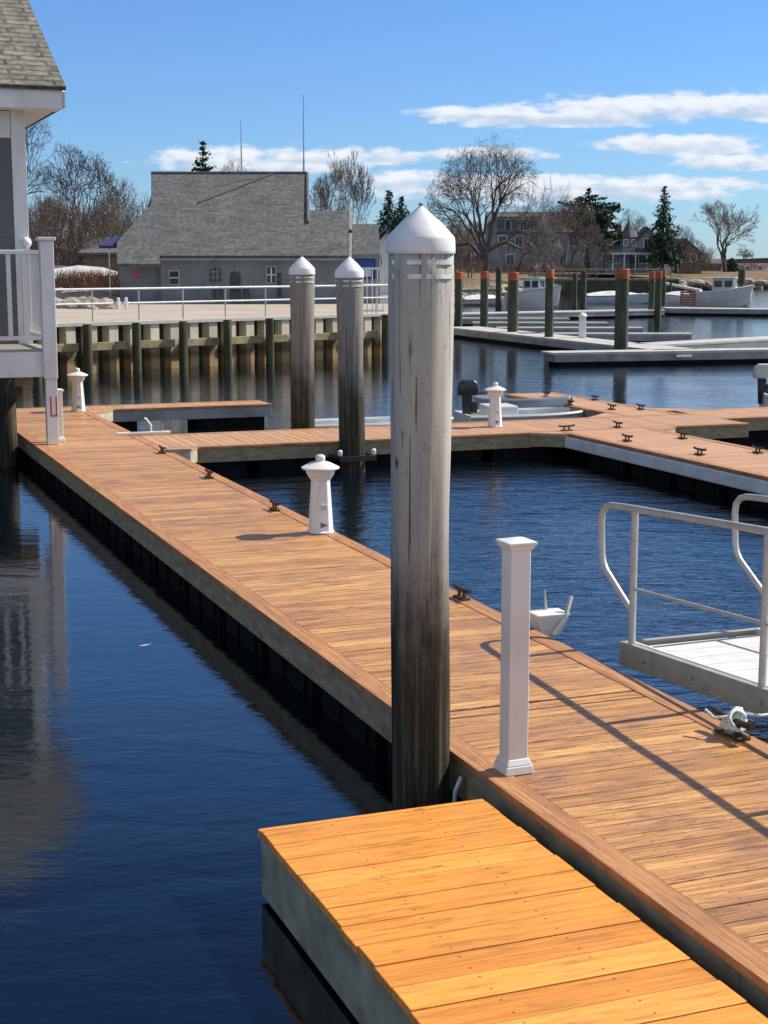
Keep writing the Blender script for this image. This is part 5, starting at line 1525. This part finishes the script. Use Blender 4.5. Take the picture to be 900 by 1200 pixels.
# crates of fishing gear beside the grey cabin boat
for (px, w_, h_, mt, lab) in ((806, .8, .9, 'red', 'faded red gear crate on the far dock at the stern of the grey cabin boat'),):
    pc = gz_(px, 358)
    t = thing('gear_crate', lab, 'crate', (pc.x, pc.y, .404))
    b = MB()
    for i in range(6): b.bb(-w_ / 2, w_ / 2, -.25 , -.22, i * .15, i * .15 + .1).bb(-w_ / 2, w_ / 2, .22, .25, i * .15, i * .15 + .1)
    b.build('slats', MT['brush'], t)
    for sx_ in (-1, 1):
        for sy_ in (-1, 1): MB().bb(sx_ * w_ / 2 - .03, sx_ * w_ / 2 + .03, sy_ * .28 - .03, sy_ * .28 + .03, 0, h_).build('corner_post', MT['red'], t)

# open dinghies near the crossing dock
def dinghy(name, label, x, y, rz, L, Bm, H, outer, inner, sheer=.18, seats=2):
    t = thing(name, label, 'boat', (x, y, 0), rz)
    n = 14; m = MB(); inn = MB(); gl, gr = [], []
    def sect(u_, k, dz):
        hb = Bm / 2 * (1 - max(0, (u_ - .5) * 2) ** 2.4) * (.88 + .12 * min(1, u_ * 3)); hb = max(hb, .03)
        x_ = -L / 2 + L * u_; zt_ = H + sheer * u_ ** 2; kz = -.12 + .28 * max(0, (u_ - .75) / .25) ** 2
        return [(x_, -(hb - k), zt_), (x_, -(hb - k) * .88, kz + .12 + dz), (x_, 0, kz + dz), (x_, (hb - k) * .88, kz + .12 + dz), (x_, hb - k, zt_)]
    for i in range(n + 1):
        u_ = i / n
        m.v += sect(u_, 0, 0); 
        s2 = sect(.03 + u_ * .94, .03, .08); inn.v += s2
        s = sect(u_, 0, 0); gl.append(s[0]); gr.append(s[4])
    for mm, fl in ((m, 0), (inn, 1)):
        for i in range(n):
            for j in range(4):
                f = (i * 5 + j, i * 5 + j + 1, (i + 1) * 5 + j + 1, (i + 1) * 5 + j)
                mm.f.append(f if not fl else f[::-1])
        mm.f.append((0, 1, 2, 3, 4)); 
    m.build('hull', MT[outer], t, smooth=True)
    inn.build('inner_hull', MT[inner], t, smooth=True)
    for g in (gl, gr): MB().tube(g, .035, 6).build('gunwale', MT['boat_white'], t, smooth=True)
    MB().bb(-L / 2 - .02, -L / 2 + .04, -Bm * .44, Bm * .44, -.05, H + .03).build('transom', MT[outer], t)
    for i in range(seats):
        xx = -L * .25 + i * L * .3
        MB().bb(xx, xx + .26, -Bm * .44, Bm * .44, H - .14, H - .09).build('thwart', MT['boat_white'], t, bevel=.01)
    return t
def outboard(label, x, y, rz, z, s=1.0, cow='black', tilt=0.0):
    t = thing('outboard_motor', label, 'outboard motor', (x, y, z), rz)
    c_ = MB(); 
    prof_ = [(-.14, .10, .14), (-.15, .12, .22), (-.13, .11, .36), (-.08, .08, .42)]
    ring = []
    for (xx, hw, zz) in prof_:
        for (a, b) in ((-1, -1), (1, -1), (1.25, 0), (1, 1), (-1, 1), (-1.2, 0)):
            c_.v.append((a * (-xx) * 1.15 * s, b * hw * s, zz * s))
    for i in range(3):
        for j in range(6): c_.f.append((i * 6 + j, i * 6 + (j + 1) % 6, (i + 1) * 6 + (j + 1) % 6, (i + 1) * 6 + j))
    c_.f += [tuple(range(6))[::-1], tuple(range(18, 24))]
    c_.build('cowling', MT[cow], t, bevel=.02 * s, smooth=True)
    MB().box((-.02 * s, 0, -.12 * s), (.12 * s, .09 * s, .50 * s), top=(.17 * s, .14 * s)).build('leg', MT['black'], t, bevel=.01)
    MB().bb(.04 * s, .16 * s, -.08 * s, .08 * s, -.18 * s, .02 * s).build('clamp', MT['black'], t, bevel=.01)
    MB().tube([(.1 * s, 0, .16 * s), (.34 * s, .02 * s, .17 * s), (.52 * s, .03 * s, .19 * s)], .022 * s, 8).build('tiller', MT['black'], t, smooth=True)
    return t
dA = dinghy('motor_dinghy', 'grey white motor dinghy with a white box seat, bow against the short finger dock', 2.62, 27.75, R(14), 2.5, 1.1, .33, 'boat_grey', 'boat_grey', sheer=.04)
pA = Vector((2.62, 27.75, 0)) + Vector((math.cos(R(14)), math.sin(R(14)), 0)) * -1.32
MB().bb(-.85, -.3, -.32, .32, .14, .50).build('box_seat', MT['boat_white'], dA, bevel=.03)
outboard('black outboard motor on the stern of the motor dinghy beside the pedestal', pA.x + .16, pA.y, R(14), .55, .98)
dinghy('skiff', 'pale blue skiff lying beyond the motor dinghy alongside the finger dock', 2.85, 29.55, R(-62), 2.6, 1.1, .38, 'boat_blue', 'boat_blue', seats=2)
dinghy('white_dinghy', 'low white dinghy tied behind the crossing dock near the twin piles', -.15, 26.15, R(12), 2.7, 1.0, .33, 'boat_grey', 'boat_white', seats=2, sheer=.04)
# skiff at the right edge with its motor just in the frame
dR = dinghy('skiff', 'grey skiff mostly outside the frame behind the right-hand dock', 9.45, 31.6, R(-8), 3.2, 1.3, .34, 'boat_grey', 'boat_grey')
pR = Vector((9.45, 31.6, 0)) + Vector((math.cos(R(-8)), math.sin(R(-8)), 0)) * -1.62
outboard('grey topped outboard motor at the right edge beyond the right-hand dock', pR.x, pR.y, R(-8), .52, 1.05, cow='boat_grey')

# a loop of bluish rope in the gap beside the tall pile
m = MB()
c_ = W(3.13, 7.12, 0.10)
m.tube([(0.06 * math.cos(a), 0.02 * math.sin(2 * a), 0.075 * math.sin(a)) for a in [i * math.pi / 8 for i in range(17)]], 0.013, 7)
m.tube([(0.0, 0, 0.075), (0.01, 0.01, 0.16), (0.04, 0.0, 0.24)], 0.012, 7)
o = m.build('rope_loop', MT['boat_blue'], None, smooth='all', loc=c_, rz=0.4)
tag(o, 'pale blue rope loop hanging in the gap between the yellow platform and the boardwalk', 'rope')

for yb_ in (0.35, 0.95, 1.7, 2.6, 3.5):
    MB().lathe([(0.011, 0), (0.011, 0.008), (0.006, 0.012)], 8).build('bolt', MT['galv'], gw)
    o = [c for c in kids(gw) if c.name.startswith('bolt')][-1]
    o.location = G(-0.001, yb_, -0.075); o.rotation_euler = (0, math.pi / 2, 0)
p = gnd(170, 757, 0.006)
m = MB(); m.add([(-.05, 0, 0), (-.01, -.012, .004), (.05, 0, .012), (-.01, .012, .004), (-.05, 0, .004), (-.01, -.012, .008), (.05, 0, .016), (-.01, .012, .008)],
                [(0, 3, 2, 1), (4, 5, 6, 7), (0, 1, 5, 4), (1, 2, 6, 5), (2, 3, 7, 6), (3, 0, 4, 7)])
tag(m.build('feather', MT['white'], None, loc=p, rz=0.3), 'small white feather floating on the calm water left of the boardwalk', 'feather')
